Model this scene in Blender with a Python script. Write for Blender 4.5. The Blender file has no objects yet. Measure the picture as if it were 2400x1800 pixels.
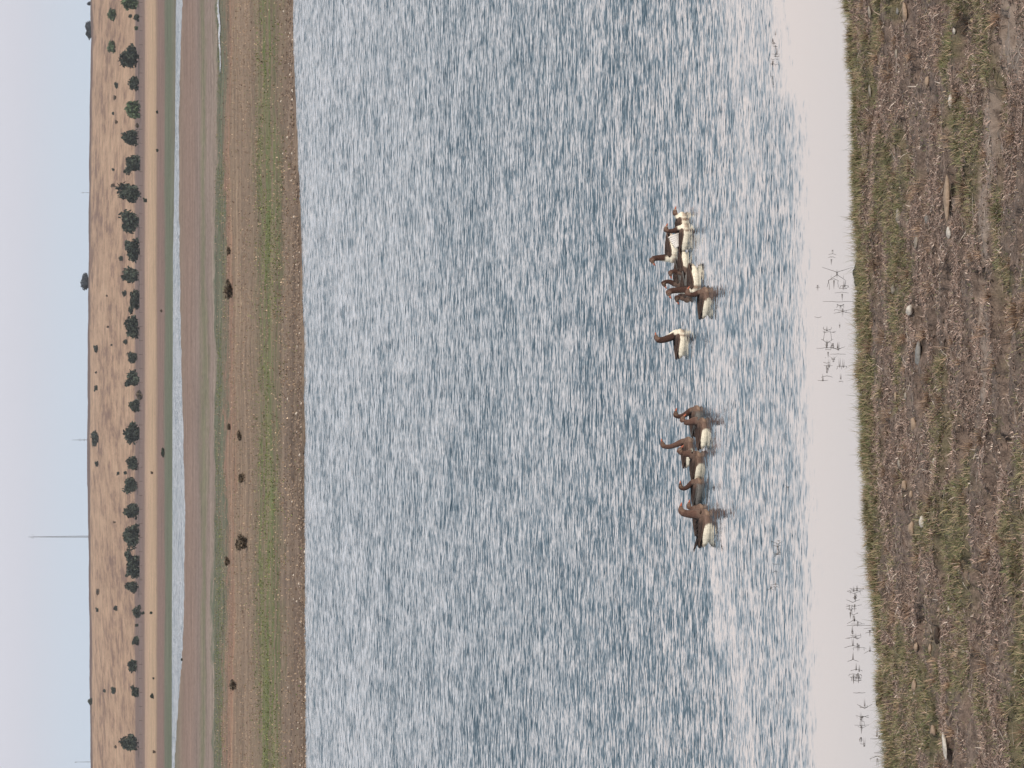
import bpy, math, random
import numpy as np
from mathutils import Matrix, Vector, noise as mnoise

random.seed(7); rng = np.random.default_rng(7)
scene = bpy.context.scene
COL = scene.collection

# ------------------------------------------------------------------ camera (rolled a quarter turn, long lens)
F_PX, HOR, CAM_H = 8000.0, 250.0, 12.0
TH = math.atan((1200 - HOR) / F_PX)
FW = Vector((0, math.cos(TH), -math.sin(TH)))
UP = Vector((0, math.sin(TH), math.cos(TH)))
RT = Vector((1, 0, 0))
cd = bpy.data.cameras.new('camera'); cam = bpy.data.objects.new('camera', cd); COL.objects.link(cam)
m = Matrix(((-UP.x, RT.x, -FW.x, 0), (-UP.y, RT.y, -FW.y, 0), (-UP.z, RT.z, -FW.z, CAM_H), (0, 0, 0, 1)))
cam.matrix_world = m
cd.sensor_fit = 'HORIZONTAL'; cd.sensor_width = 36; cd.lens = F_PX / 2400 * 36
cd.clip_start = 0.5; cd.clip_end = 20000
scene.camera = cam

# ------------------------------------------------------------------ world: thin overcast over a Nishita sky
SUN_EL, SUN_AZ = math.radians(38), math.radians(140)     # azimuth clockwise from +Y: behind the camera on its right
w = bpy.data.worlds.new('World'); scene.world = w; w.use_nodes = True
nt = w.node_tree; N = nt.nodes; L = nt.links; N.clear()
out = N.new('ShaderNodeOutputWorld'); bg = N.new('ShaderNodeBackground'); bg.inputs[1].default_value = 0.12
sky = N.new('ShaderNodeTexSky'); sky.sky_type = 'NISHITA'; sky.sun_disc = False
sky.sun_elevation = SUN_EL; sky.sun_rotation = SUN_AZ; sky.dust_density = 2.0
tc = N.new('ShaderNodeTexCoord'); sp = N.new('ShaderNodeSeparateXYZ'); L.new(tc.outputs['Generated'], sp.inputs[0])
ramp = N.new('ShaderNodeValToRGB'); L.new(sp.outputs['Z'], ramp.inputs[0])
cr = ramp.color_ramp
SKY = [(0.0, (.65, .74, .86)), (.012, (.67, .735, .84)), (.026, (.71, .71, .79)), (.07, (.72, .76, .83)), (.12, (.82, .83, .87)), (.18, (1.12, .96, .885)), (.23, (.95, .88, .86)),
       (.33, (.60, .65, .70)), (.48, (.34, .42, .48)), (.75, (.23, .30, .36)), (1.0, (.24, .30, .37))]
cr.elements[0].position = 0; cr.elements[0].color = (*SKY[0][1], 1)
cr.elements[1].position = 1; cr.elements[1].color = (*SKY[-1][1], 1)
for p, c in SKY[1:-1]:
    e = cr.elements.new(p); e.color = (*c, 1)
sc = N.new('ShaderNodeVectorMath'); sc.operation = 'SCALE'; sc.inputs['Scale'].default_value = 8.6
L.new(ramp.outputs[0], sc.inputs[0])
mx = N.new('ShaderNodeMix'); mx.data_type = 'RGBA'; mx.inputs[0].default_value = 0.93
L.new(sky.outputs[0], mx.inputs[6]); L.new(sc.outputs[0], mx.inputs[7])
L.new(mx.outputs[2], bg.inputs[0]); L.new(bg.outputs[0], out.inputs[0])

# ------------------------------------------------------------------ sun
sd = bpy.data.lights.new('sun', 'SUN'); sd.energy = 2.5; sd.angle = math.radians(6); sd.color = (1.0, .90, .78)
sun = bpy.data.objects.new('sun', sd); COL.objects.link(sun)
sv = Vector((math.sin(SUN_AZ) * math.cos(SUN_EL), math.cos(SUN_AZ) * math.cos(SUN_EL), math.sin(SUN_EL)))
sun.rotation_euler = sv.to_track_quat('Z', 'Y').to_euler()
sun.location = (30, -20, 40)
vs = scene.view_settings; vs.view_transform = 'Standard'; vs.look = 'None'; vs.exposure = 0.0; vs.gamma = 1.0

# ------------------------------------------------------------------ helpers
def tag(o, label=None, cat=None, group=None, kind=None):
    if label: o['label'] = label
    if cat: o['category'] = cat
    if group: o['group'] = group
    if kind: o['kind'] = kind
    return o

def lin(c):
    return tuple(((x + .055) / 1.055) ** 2.4 if x > .04045 else x / 12.92 for x in c)

def mesh_np(name, V, Fc, mat=None, parent=None, col=None, smooth=False, mats=None, mi=None, attr=None):
    """V (n,3); Fc (m,3) or (m,4) int array, or a list of faces"""
    me = bpy.data.meshes.new(name)
    V = np.asarray(V, dtype=np.float32)
    if isinstance(Fc, np.ndarray):
        k = Fc.shape[1]; nf = Fc.shape[0]
        me.vertices.add(len(V)); me.vertices.foreach_set('co', V.ravel())
        me.loops.add(nf * k); me.loops.foreach_set('vertex_index', Fc.astype(np.int32).ravel())
        me.polygons.add(nf); me.polygons.foreach_set('loop_start', np.arange(0, nf * k, k, dtype=np.int32))
        me.update(calc_edges=True)
    else:
        me.from_pydata([tuple(v) for v in V], [], Fc)
    if smooth: me.polygons.foreach_set('use_smooth', np.ones(len(me.polygons), dtype=bool))
    if col is not None:
        a = me.color_attributes.new('tint', 'FLOAT_COLOR', 'POINT')
        c = np.ones((len(V), 4), dtype=np.float32); c[:, :3] = col
        a.data.foreach_set('color', c.ravel())
    if attr:
        for k_, v_ in attr.items():
            a = me.attributes.new(k_, 'FLOAT', 'POINT'); a.data.foreach_set('value', np.asarray(v_, dtype=np.float32))
    for mm in (mats or ([mat] if mat else [])): me.materials.append(mm)
    if mi is not None: me.polygons.foreach_set('material_index', np.asarray(mi, dtype=np.int32))
    me.validate(); me.update()
    o = bpy.data.objects.new(name, me); COL.objects.link(o)
    if parent is not None: o.parent = parent
    return o

def empty(name, loc, rz=0, s=1.0):
    o = bpy.data.objects.new(name, None); COL.objects.link(o); o.location = loc
    o.rotation_euler = (0, 0, rz); o.scale = (s, s, s) if not isinstance(s, tuple) else s
    o.empty_display_size = .3
    return o

def newmat(name, rough=.8, spec=.3):
    mt = bpy.data.materials.new(name); mt.use_nodes = True
    b = mt.node_tree.nodes['Principled BSDF']
    b.inputs['Roughness'].default_value = rough; b.inputs['Specular IOR Level'].default_value = spec
    return mt, mt.node_tree.nodes, mt.node_tree.links, b

def flatmat(name, c, rough=.8, spec=.3, var=.35, scale=8.0, trans=0):
    mt, N, L, b = newmat(name, rough, spec)
    tc = N.new('ShaderNodeTexCoord'); n = N.new('ShaderNodeTexNoise'); n.inputs['Scale'].default_value = scale; n.inputs['Detail'].default_value = 4
    L.new(tc.outputs['Object'], n.inputs['Vector'])
    r = N.new('ShaderNodeMapRange'); r.inputs[1].default_value = .3; r.inputs[2].default_value = .7
    r.inputs[3].default_value = 1 - var; r.inputs[4].default_value = 1 + var; L.new(n.outputs[0], r.inputs[0])
    v = N.new('ShaderNodeVectorMath'); v.operation = 'SCALE'; v.inputs[0].default_value = c; L.new(r.outputs[0], v.inputs['Scale'])
    L.new(v.outputs[0], b.inputs['Base Color'])
    return mt

def tintmat(name, rough=.8, spec=.2, var=.25, scale=8.0, bump=0.0, bscale=40.):
    mt, N, L, b = newmat(name, rough, spec)
    a = N.new('ShaderNodeAttribute'); a.attribute_name = 'tint'
    tc = N.new('ShaderNodeTexCoord'); n = N.new('ShaderNodeTexNoise'); n.inputs['Scale'].default_value = scale; n.inputs['Detail'].default_value = 4
    L.new(tc.outputs['Object'], n.inputs['Vector'])
    r = N.new('ShaderNodeMapRange'); r.inputs[1].default_value = .3; r.inputs[2].default_value = .7
    r.inputs[3].default_value = 1 - var; r.inputs[4].default_value = 1 + var; L.new(n.outputs[0], r.inputs[0])
    v = N.new('ShaderNodeVectorMath'); v.operation = 'SCALE'; L.new(a.outputs['Color'], v.inputs[0]); L.new(r.outputs[0], v.inputs['Scale'])
    L.new(v.outputs[0], b.inputs['Base Color'])
    if bump:
        n2 = N.new('ShaderNodeTexNoise'); n2.inputs['Scale'].default_value = bscale; n2.inputs['Detail'].default_value = 5
        L.new(tc.outputs['Object'], n2.inputs['Vector'])
        bp = N.new('ShaderNodeBump'); bp.inputs['Distance'].default_value = bump; L.new(n2.outputs[0], bp.inputs['Height'])
        L.new(bp.outputs[0], b.inputs['Normal'])
    return mt

# value noise on numpy arrays (fast)
_T = rng.random((256, 256)).astype(np.float64)
def vn(x, y, s=0):
    x = np.asarray(x, float) + s * 17.31; y = np.asarray(y, float) + s * 41.17
    xi = np.floor(x).astype(int); yi = np.floor(y).astype(int); fx = x - xi; fy = y - yi
    fx = fx * fx * (3 - 2 * fx); fy = fy * fy * (3 - 2 * fy)
    g = lambda a, b: _T[a & 255, b & 255]
    return (g(xi, yi) * (1 - fx) + g(xi + 1, yi) * fx) * (1 - fy) + (g(xi, yi + 1) * (1 - fx) + g(xi + 1, yi + 1) * fx) * fy
def fbm(x, y, o=4, s=0):
    t = 0; a = .5; n = 0
    for i in range(o):
        t = t + a * vn(x * 2 ** i, y * 2 ** i, s + i * 3); n += a; a *= .5
    return t / n

CT, ST = math.cos(TH), math.sin(TH)
def px2g(px, py, z=0.0):
    """image point of the 2400x1800 photograph -> point on the level plane at height z"""
    px = np.asarray(px, float); py = np.asarray(py, float)
    u = 1200 - px; r = 900 - py
    dx = r; dy = F_PX * CT + u * ST; dz = -F_PX * ST + u * CT
    t = (z - CAM_H) / dz
    return dx * t, dy * t
def g2px(x, y, z=0.0):
    z = np.asarray(z, float) - CAM_H
    d = y * CT - z * ST; u = (y * ST + z * CT) / d * F_PX; r = x / d * F_PX
    return 1200 - u, 900 - r

# shorelines, given along the slope s = x / y
def line(pts, z=0.0):
    p = np.array(pts, float); x, y = px2g(p[:, 1], p[:, 0], z); s = x / y; o = np.argsort(s); return s[o], y[o]
NEAR_S, NEAR_Y = line([(-400, 1975), (-100, 1984), (0, 1988), (30, 1990), (60, 2000), (150, 1998), (200, 2006), (240, 2013), (300, 2006), (360, 2009), (500, 2013), (560, 2018), (640, 2020), (800, 2022), (930, 2025), (1000, 2032), (1200, 2040),
                (1330, 2046), (1400, 2056), (1500, 2062), (1600, 2068), (1690, 2078), (1750, 2088), (1800, 2088), (2000, 2100), (2400, 2110)])
FAR_S, FAR_Y = line([(-400, 683), (0, 686), (100, 687), (200, 690), (300, 693), (400, 697), (450, 702), (600, 706), (700, 709), (800, 711), (1000, 712), (1200, 713), (1500, 715), (1800, 717), (2300, 718)])
LAND_Z = .45
PF_S, PF_Y = line([(-600, 414), (0, 412), (300, 410), (500, 407), (600, 405), (1000, 404), (1800, 402), (2400, 401)], .3)
PN_S, PN_Y = line([(-600, 440), (0, 430), (100, 425), (300, 421), (500, 422), (700, 424), (900, 427), (1000, 431), (1200, 435), (1400, 434), (1550, 428), (1700, 416), (1800, 411), (2000, 407), (2400, 406)], .3)
HL_S, HL_P = line([(-800, 214)] + [(0, 213), (100, 214), (200, 212), (500, 209), (800, 206), (1100, 205), (1300, 208), (1500, 211), (1800, 213), (2600, 216)], -200)
_hp = np.array([(-800, 214), (0, 213), (100, 214), (200, 212), (500, 209), (800, 206), (1100, 205), (1300, 208), (1500, 211), (1800, 213), (2600, 216)], float)
def smooth(t): t = np.clip(t, 0, 1); return t * t * (3 - 2 * t)
HILL_Y = 1900.0
def zfun(x, y):
    x = np.asarray(x, float); y = np.asarray(y, float)
    s = x / np.maximum(y, 20)
    yn = np.interp(s, NEAR_S, NEAR_Y) + (vn(x * 2.2, y * 0, 5) - .5) * .35
    yf = np.interp(s, FAR_S, FAR_Y) + (vn(x * .5, y * 0, 8) - .5) * 3.0 + (vn(x * 2, y * 0, 9) - .5) * 1.2
    ypn = np.interp(s, PN_S, PN_Y) + (vn(x * .1, y * 0, 3) - .5) * 6; ypf = np.interp(s, PF_S, PF_Y)
    # near bank
    d = yn - y
    zn = np.where(d > 0, .015 + .035 * np.minimum(d, 13) + .03 * smooth(d / .25), -.5 * smooth(-d / 4.0) - .02 * smooth(-d / .2))
    zn = zn + np.where(d > 13, (d - 13) * .24, 0)
    hol = fbm(x * 1.1, y * 2.4, 4, 6); lump = (fbm(x * 1.2, y * 2.4, 4, 2) - .5) * .24 + (fbm(x * 9, y * 6, 3, 4) - .5) * .08 - .16 * smooth((hol - .60) / .05)
    zn = zn + lump * smooth(d / 1.2) * (d > 0)
    zn = np.where(d > .1, np.maximum(zn, .015 + .01 * fbm(x * 9, y * 6, 3, 4)), zn)
    # far land
    e = y - yf
    zf = np.where(e > 0, .12 * smooth(e / .4) + (LAND_Z - .12) * smooth(e / 9), -.6 * smooth(-e / 8) - .03)
    zf = zf + np.where(e > 0, (fbm(x * .8, y * .35, 4, 11) - .5) * .22 * smooth(e / 3) , 0)
    zf = zf + np.where(e > 0, (fbm(x * .1, y * .02, 3, 12) - .5) * .5 * smooth((e - 8) / 25) * smooth((440 - y) / 60), 0)
    inp = smooth((y - ypn) / 4) * smooth((ypf - y) / 6)
    zf = zf * (1 - inp) + inp * (-.2)
    # hillside
    top = CAM_H + (250 - np.interp(900 - s * F_PX, _hp[:, 0], _hp[:, 1])) / F_PX * HILL_Y
    hy = (y - 1215) / (HILL_Y - 1215)
    hh = smooth(np.clip(hy, 0, 1)) * .35 + np.clip(hy, 0, 1) * .65
    zf = zf + hh * (top - LAND_Z) + np.where(hy > 0, (fbm(x * .012, y * .01, 4, 20) - .5) * 2.6 * np.clip(hy * 3, 0, 1) * (1 - .6 * np.clip(hy, 0, 1)), 0)
    zf = zf + np.where(hy > .9, (fbm(x * .06, y * 0, 4, 31) - .5) * .8, 0)
    zf = np.where(y > HILL_Y + 60, zf - (y - HILL_Y - 60) * .01, zf)
    return np.where(y < 110, zn, zf)

def hit(px, py):
    """walk the view ray down to the ground"""
    u = 1200 - px; r = 900 - py
    dx = r; dy = F_PX * CT + u * ST; dz = -F_PX * ST + u * CT
    ys = np.concatenate([np.arange(30, 60, .02), np.arange(60, 400, .4), np.arange(400, 2300, 1.5)])
    t = ys / dy; xs = dx * t; zr = CAM_H + dz * t; zg = zfun(xs, ys)
    zg = np.where((ys > 50) & (ys < 230), np.maximum(zg, 0), zg)
    k = np.where(zr <= zg)[0]
    if len(k) == 0: k = [len(ys) - 1]
    k = k[0]
    return Vector((xs[k], ys[k], zg[k]))

# ------------------------------------------------------------------ materials of the setting
def mk_near():
    mt, N, L, b = newmat('bank_mud', .85, .25)
    g = N.new('ShaderNodeNewGeometry'); P = g.outputs['Position']
    def noise(scale, detail=5, rough=.6, vec=None):
        n = N.new('ShaderNodeTexNoise'); n.inputs['Scale'].default_value = scale; n.inputs['Detail'].default_value = detail
        n.inputs['Roughness'].default_value = rough; L.new(vec or P, n.inputs['Vector']); return n
    def rampn(src, stops):
        r = N.new('ShaderNodeValToRGB'); L.new(src, r.inputs[0]); c = r.color_ramp
        c.elements[0].position, c.elements[0].color = stops[0][0], (*lin(stops[0][1]), 1)
        c.elements[1].position, c.elements[1].color = stops[-1][0], (*lin(stops[-1][1]), 1)
        for p, q in stops[1:-1]:
            e = c.elements.new(p); e.color = (*lin(q), 1)
        return r
    n1 = noise(6.0, 6, .7); n2 = noise(.9, 4, .6); n3 = noise(40, 4, .7)
    r1 = rampn(n1.outputs[0], [(.28, (.38, .325, .295)), (.45, (.53, .46, .42)), (.56, (.62, .54, .49)), (.72, (.73, .645, .59))])
    r2 = rampn(n3.outputs[0], [(.3, (.70, .70, .70)), (.7, (1, 1, 1))])
    mm = N.new('ShaderNodeMix'); mm.data_type = 'RGBA'; mm.blend_type = 'MULTIPLY'; mm.inputs[0].default_value = 1
    L.new(r1.outputs[0], mm.inputs[6]); L.new(r2.outputs[0], mm.inputs[7])
    at = N.new('ShaderNodeAttribute'); at.attribute_name = 'green'
    gm = N.new('ShaderNodeMix'); gm.data_type = 'RGBA'; gm.inputs[7].default_value = (*lin((.42, .42, .29)), 1)
    mu = N.new('ShaderNodeMath'); mu.operation = 'MULTIPLY'; mu.inputs[1].default_value = .7; L.new(at.outputs['Fac'], mu.inputs[0])
    L.new(mu.outputs[0], gm.inputs[0]); L.new(mm.outputs[2], gm.inputs[6])
    ab = N.new('ShaderNodeAttribute'); ab.attribute_name = 'bare'
    r4 = rampn(n1.outputs[0], [(.3, (.52, .46, .42)), (.7, (.70, .63, .58))])
    bm_ = N.new('ShaderNodeMix'); bm_.data_type = 'RGBA'; L.new(ab.outputs['Fac'], bm_.inputs[0]); L.new(gm.outputs[2], bm_.inputs[6]); L.new(r4.outputs[0], bm_.inputs[7])
    L.new(bm_.outputs[2], b.inputs['Base Color'])
    bp = N.new('ShaderNodeBump'); bp.inputs['Distance'].default_value = .02; L.new(n3.outputs[0], bp.inputs['Height']); L.new(bp.outputs[0], b.inputs['Normal'])
    return mt

# colours of the far bands, by photograph column (they are turned into distances)
BANDS = [(700, (.44, .37, .32)), (690, (.47, .40, .35)), (668, (.57, .49, .43)), (655, (.52, .47, .38)), (642, (.47, .48, .33)), (625, (.47, .50, .32)), (608, (.52, .49, .38)),
         (596, (.59, .51, .43)), (575, (.64, .54, .46)), (552, (.66, .56, .47)), (543, (.69, .54, .45)), (533, (.65, .51, .44)), (527, (.45, .46, .38)), (508, (.44, .46, .38)),
         (502, (.65, .58, .53)), (488, (.63, .55, .51)), (478, (.54, .52, .42)), (466, (.61, .53, .49)), (448, (.63, .53, .48)), (436, (.62, .52, .47)), (426, (.62, .53, .47)),
         (404, (.50, .50, .43)), (398, (.46, .48, .40)), (388, (.49, .49, .42)), (384, (.58, .48, .44)), (370, (.60, .49, .45)), (368, (.64, .53, .46)), (364, (.79, .665, .55)), (352, (.83, .70, .58)), (341, (.78, .65, .56)), (338, (.58, .48, .44)), (326, (.55, .46, .43))]
def band_mat():
    mt, N, L, b = newmat('far_fields', .95, .1)
    g = N.new('ShaderNodeNewGeometry'); P = g.outputs['Position']
    s = N.new('ShaderNodeSeparateXYZ'); L.new(P, s.inputs[0])
    def math_(op, a, bb=None, c=None):
        n = N.new('ShaderNodeMath'); n.operation = op
        for i, q in enumerate((a, bb, c)):
            if q is None: continue
            if isinstance(q, (int, float)): n.inputs[i].default_value = q
            else: L.new(q, n.inputs[i])
        return n.outputs[0]
    lg = math_('LOGARITHM', s.outputs['Y'], math.e)
    # patchy, meandering band borders
    def noise(sx, sy, detail=4, rough=.6):
        mp = N.new('ShaderNodeMapping'); mp.inputs['Scale'].default_value = (sx, sy, .01); L.new(P, mp.inputs[0])
        n = N.new('ShaderNodeTexNoise'); n.inputs['Scale'].default_value = 1; n.inputs['Detail'].default_value = detail; n.inputs['Roughness'].default_value = rough
        L.new(mp.outputs[0], n.inputs['Vector']); return n.outputs[0]
    a1 = noise(.035, .012, 5); a2 = noise(.5, .16, 4, .7)
    fade = N.new('ShaderNodeMapRange'); L.new(s.outputs['Y'], fade.inputs[0])
    fade.inputs[1].default_value = 300; fade.inputs[2].default_value = 560; fade.inputs[3].default_value = 1; fade.inputs[4].default_value = .22
    w1 = math_('MULTIPLY', math_('SUBTRACT', a1, .5), .26); w2 = math_('MULTIPLY', math_('SUBTRACT', a2, .5), .13)
    lg2 = math_('ADD', lg, math_('MULTIPLY', math_('ADD', w1, w2), fade.outputs[0]))
    y0 = math.log(180); y1 = math.log(1260)
    mr = N.new('ShaderNodeMapRange'); L.new(lg2, mr.inputs[0]); mr.inputs[1].default_value = y0; mr.inputs[2].default_value = y1
    r = N.new('ShaderNodeValToRGB'); L.new(mr.outputs[0], r.inputs[0]); c = r.color_ramp
    st = []
    for px, q in BANDS:
        _, yy = px2g(px, 900, LAND_Z); st.append(((math.log(yy) - y0) / (y1 - y0), q))
    c.elements[0].position = st[0][0]; c.elements[0].color = (*lin(st[0][1]), 1)
    c.elements[1].position = min(st[-1][0], 1); c.elements[1].color = (*lin(st[-1][1]), 1)
    for p, q in st[1:-1]:
        e = c.elements.new(p); e.color = (*lin(q), 1)
    pn = N.new('ShaderNodeMapRange'); L.new(noise(.05, .28, 6, .72), pn.inputs[0]); pn.inputs[1].default_value = .46; pn.inputs[2].default_value = .54; pn.inputs[4].default_value = .8
    pf = N.new('ShaderNodeMapRange'); L.new(s.outputs['Y'], pf.inputs[0]); pf.inputs[1].default_value = 330; pf.inputs[2].default_value = 380; pf.inputs[3].default_value = 1; pf.inputs[4].default_value = 0
    pm = N.new('ShaderNodeMix'); pm.data_type = 'RGBA'; L.new(math_('MULTIPLY', pn.outputs[0], pf.outputs[0]), pm.inputs[0]); L.new(r.outputs[0], pm.inputs[6]); pm.inputs[7].default_value = (*lin((.57, .49, .42)), 1)
    # hillside
    h1 = noise(.02, .0035, 6, .65); h2 = noise(.11, .022, 6, .75)
    hm = math_('ADD', math_('MULTIPLY', h1, .4), math_('MULTIPLY', h2, .6))
    rh = N.new('ShaderNodeValToRGB'); L.new(hm, rh.inputs[0]); c = rh.color_ramp
    for i, (p, q) in enumerate([(.42, (.58, .46, .40)), (.59, (.83, .69, .575))]):
        c.elements[i].position = p; c.elements[i].color = (*lin(q), 1)
    e = c.elements.new(.5); e.color = (*lin((.755, .615, .51)), 1)
    hf = N.new('ShaderNodeMapRange'); L.new(s.outputs['Y'], hf.inputs[0]); hf.inputs[1].default_value = 1255; hf.inputs[2].default_value = 1275
    rim = N.new('ShaderNodeMapRange'); L.new(math_('ADD', s.outputs['Y'], math_('MULTIPLY', h1, 120)), rim.inputs[0]); rim.inputs[1].default_value = 1890; rim.inputs[2].default_value = 1915
    rimm = N.new('ShaderNodeMix'); rimm.data_type = 'RGBA'; L.new(rim.outputs[0], rimm.inputs[0]); L.new(rh.outputs[0], rimm.inputs[6]); rimm.inputs[7].default_value = (*lin((.50, .41, .38)), 1)
    mxx = N.new('ShaderNodeMix'); mxx.data_type = 'RGBA'; L.new(hf.outputs[0], mxx.inputs[0]); L.new(pm.outputs[2], mxx.inputs[6]); L.new(rimm.outputs[2], mxx.inputs[7])
    # fine mottling
    d1 = noise(1.6, .8, 5, .8); d2 = noise(.05, .22, 5, .7)
    dm = math_('ADD', math_('MULTIPLY', d1, .5), math_('MULTIPLY', d2, .5))
    dr = N.new('ShaderNodeMapRange'); L.new(dm, dr.inputs[0]); dr.inputs[1].default_value = .40; dr.inputs[2].default_value = .60; dr.inputs[3].default_value = .62; dr.inputs[4].default_value = 1.26
    v = N.new('ShaderNodeVectorMath'); v.operation = 'SCALE'; L.new(mxx.outputs[2], v.inputs[0]); L.new(dr.outputs[0], v.inputs['Scale'])
    L.new(v.outputs[0], b.inputs['Base Color'])
    return mt

def water_mat():
    mt = bpy.data.materials.new('lake_water'); mt.use_nodes = True; N = mt.node_tree.nodes; L = mt.node_tree.links; N.clear()
    out = N.new('ShaderNodeOutputMaterial')
    g = N.new('ShaderNodeNewGeometry'); P = g.outputs['Position']
    def math_(op, a, bb=None, c=None, clamp=False):
        n = N.new('ShaderNodeMath'); n.operation = op; n.use_clamp = clamp
        for i, q in enumerate((a, bb, c)):
            if q is None: continue
            if isinstance(q, (int, float)): n.inputs[i].default_value = q
            else: L.new(q, n.inputs[i])
        return n.outputs[0]
    def noise(sx, sy, detail=2, rough=.5, off=0., dist=0.):
        mp = N.new('ShaderNodeMapping'); mp.inputs['Scale'].default_value = (sx, sy, 1); mp.inputs['Location'].default_value = (off, off * .7, off); L.new(P, mp.inputs[0])
        n = N.new('ShaderNodeTexNoise'); n.inputs['Scale'].default_value = 1; n.inputs['Detail'].default_value = detail; n.inputs['Roughness'].default_value = rough
        n.inputs['Distortion'].default_value = dist
        L.new(mp.outputs[0], n.inputs['Vector']); return n
    s = N.new('ShaderNodeSeparateXYZ'); L.new(P, s.inputs[0])
    far = N.new('ShaderNodeMapRange'); L.new(s.outputs['Y'], far.inputs[0]); far.inputs[1].default_value = 62; far.inputs[2].default_value = 170
    at = N.new('ShaderNodeAttribute'); at.attribute_name = 'ripple'; amp0 = at.outputs['Fac']
    ng = noise(1.8, 2.2, 5, .75, 77); amp = math_('MAXIMUM', math_('SUBTRACT', amp0, math_('MULTIPLY', math_('MULTIPLY', math_('SUBTRACT', ng.outputs[0], .40, clamp=True), 1.5), math_('SUBTRACT', 1.15, amp0, clamp=True))), math_('MULTIPLY', amp0, .06))
    nS = noise(5.4, 14.0, 3, .6, 3, .15)          # small wavelets
    nM = noise(2.3, 6.6, 3, .6, 11, .2)         # 0.4 m ripples
    nL = noise(1.0, 2.3, 3, .6, 23, .2)          # longer ripples out on the lake
    nX = noise(.32, .26, 3, .6, 31)
    gust = noise(.06, .035, 3, .55, 47); gust2 = noise(.5, .22, 3, .6, 57)
    def sep(n):
        q = N.new('ShaderNodeSeparateColor'); L.new(n.outputs['Color'], q.inputs[0])
        return [math_('SUBTRACT', q.outputs[i], .5) for i in (0, 1)]
    S, M_, Lg, X = sep(nS), sep(nM), sep(nL), sep(nX)
    def combo(i):
        near = math_('ADD', math_('MULTIPLY', S[i], .85), math_('MULTIPLY', M_[i], 1.0))
        farv = math_('ADD', math_('ADD', math_('MULTIPLY', M_[i], 1.05), math_('MULTIPLY', Lg[i], .95)), math_('MULTIPLY', X[i], .35))
        mix = N.new('ShaderNodeMix'); mix.data_type = 'FLOAT'; L.new(far.outputs[0], mix.inputs[0]); L.new(near, mix.inputs[2]); L.new(farv, mix.inputs[3])
        return mix.outputs[0]
    gg = N.new('ShaderNodeMapRange'); L.new(math_('ADD', math_('MULTIPLY', gust.outputs[0], .5), math_('MULTIPLY', gust2.outputs[0], .5)), gg.inputs[0])
    gg.inputs[1].default_value = .35; gg.inputs[2].default_value = .65; gg.inputs[3].default_value = .68; gg.inputs[4].default_value = 1.32
    A = math_('MULTIPLY', math_('MULTIPLY', amp, gg.outputs[0]), W_SLOPE)
    nT = noise(3.6, 14.0, 2, .5, 91, .15); nU = noise(1.5, 4.6, 2, .5, 97, .15)
    def spike(n, th, k): return math_('MULTIPLY', math_('SUBTRACT', n.outputs[0], th, clamp=True), k)
    spm = N.new('ShaderNodeMix'); spm.data_type = 'FLOAT'; L.new(far.outputs[0], spm.inputs[0]); L.new(spike(nT, .58, 9.0), spm.inputs[2]); L.new(spike(nU, .56, 9.0), spm.inputs[3])
    sx = math_('MULTIPLY', math_('MULTIPLY', combo(0), A), .8); sy = math_('MULTIPLY', math_('ADD', math_('MAXIMUM', math_('ADD', math_('MULTIPLY', combo(1), A), math_('MULTIPLY', A, .08)), 0.0), math_('MULTIPLY', spm.outputs[0], A)), -1.0)
    nv = N.new('ShaderNodeCombineXYZ'); L.new(sx, nv.inputs[0]); L.new(sy, nv.inputs[1]); nv.inputs[2].default_value = 1
    nn = N.new('ShaderNodeVectorMath'); nn.operation = 'NORMALIZE'; L.new(nv.outputs[0], nn.inputs[0]); NRM = nn.outputs[0]
    dt = N.new('ShaderNodeVectorMath'); dt.operation = 'DOT_PRODUCT'; L.new(NRM, dt.inputs[0]); L.new(g.outputs['Incoming'], dt.inputs[1])
    c = math_('MAXIMUM', dt.outputs['Value'], 0.0)
    om = math_('SUBTRACT', 1.0, c, clamp=True)
    fr = math_('ADD', math_('MULTIPLY', math_('POWER', om, W_POW), .97), .02, clamp=True)
    dif = N.new('ShaderNodeBsdfDiffuse'); dif.inputs['Color'].default_value = (*W_BODY, 1)
    gl = N.new('ShaderNodeBsdfGlossy'); ro = N.new('ShaderNodeMapRange'); L.new(amp, ro.inputs[0]); ro.inputs[1].default_value = .03; ro.inputs[2].default_value = .3; ro.inputs[3].default_value = .015; ro.inputs[4].default_value = .11; L.new(ro.outputs[0], gl.inputs['Roughness']); gl.inputs['Color'].default_value = (1, 1, 1, 1); L.new(NRM, gl.inputs['Normal'])
    ms = N.new('ShaderNodeMixShader'); L.new(fr, ms.inputs[0]); L.new(dif.outputs[0], ms.inputs[1]); L.new(gl.outputs[0], ms.inputs[2])
    L.new(ms.outputs[0], out.inputs[0])
    return mt
W_SLOPE, W_POW, W_BODY = 1.32, 1.6, (.03, .065, .09)

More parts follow.
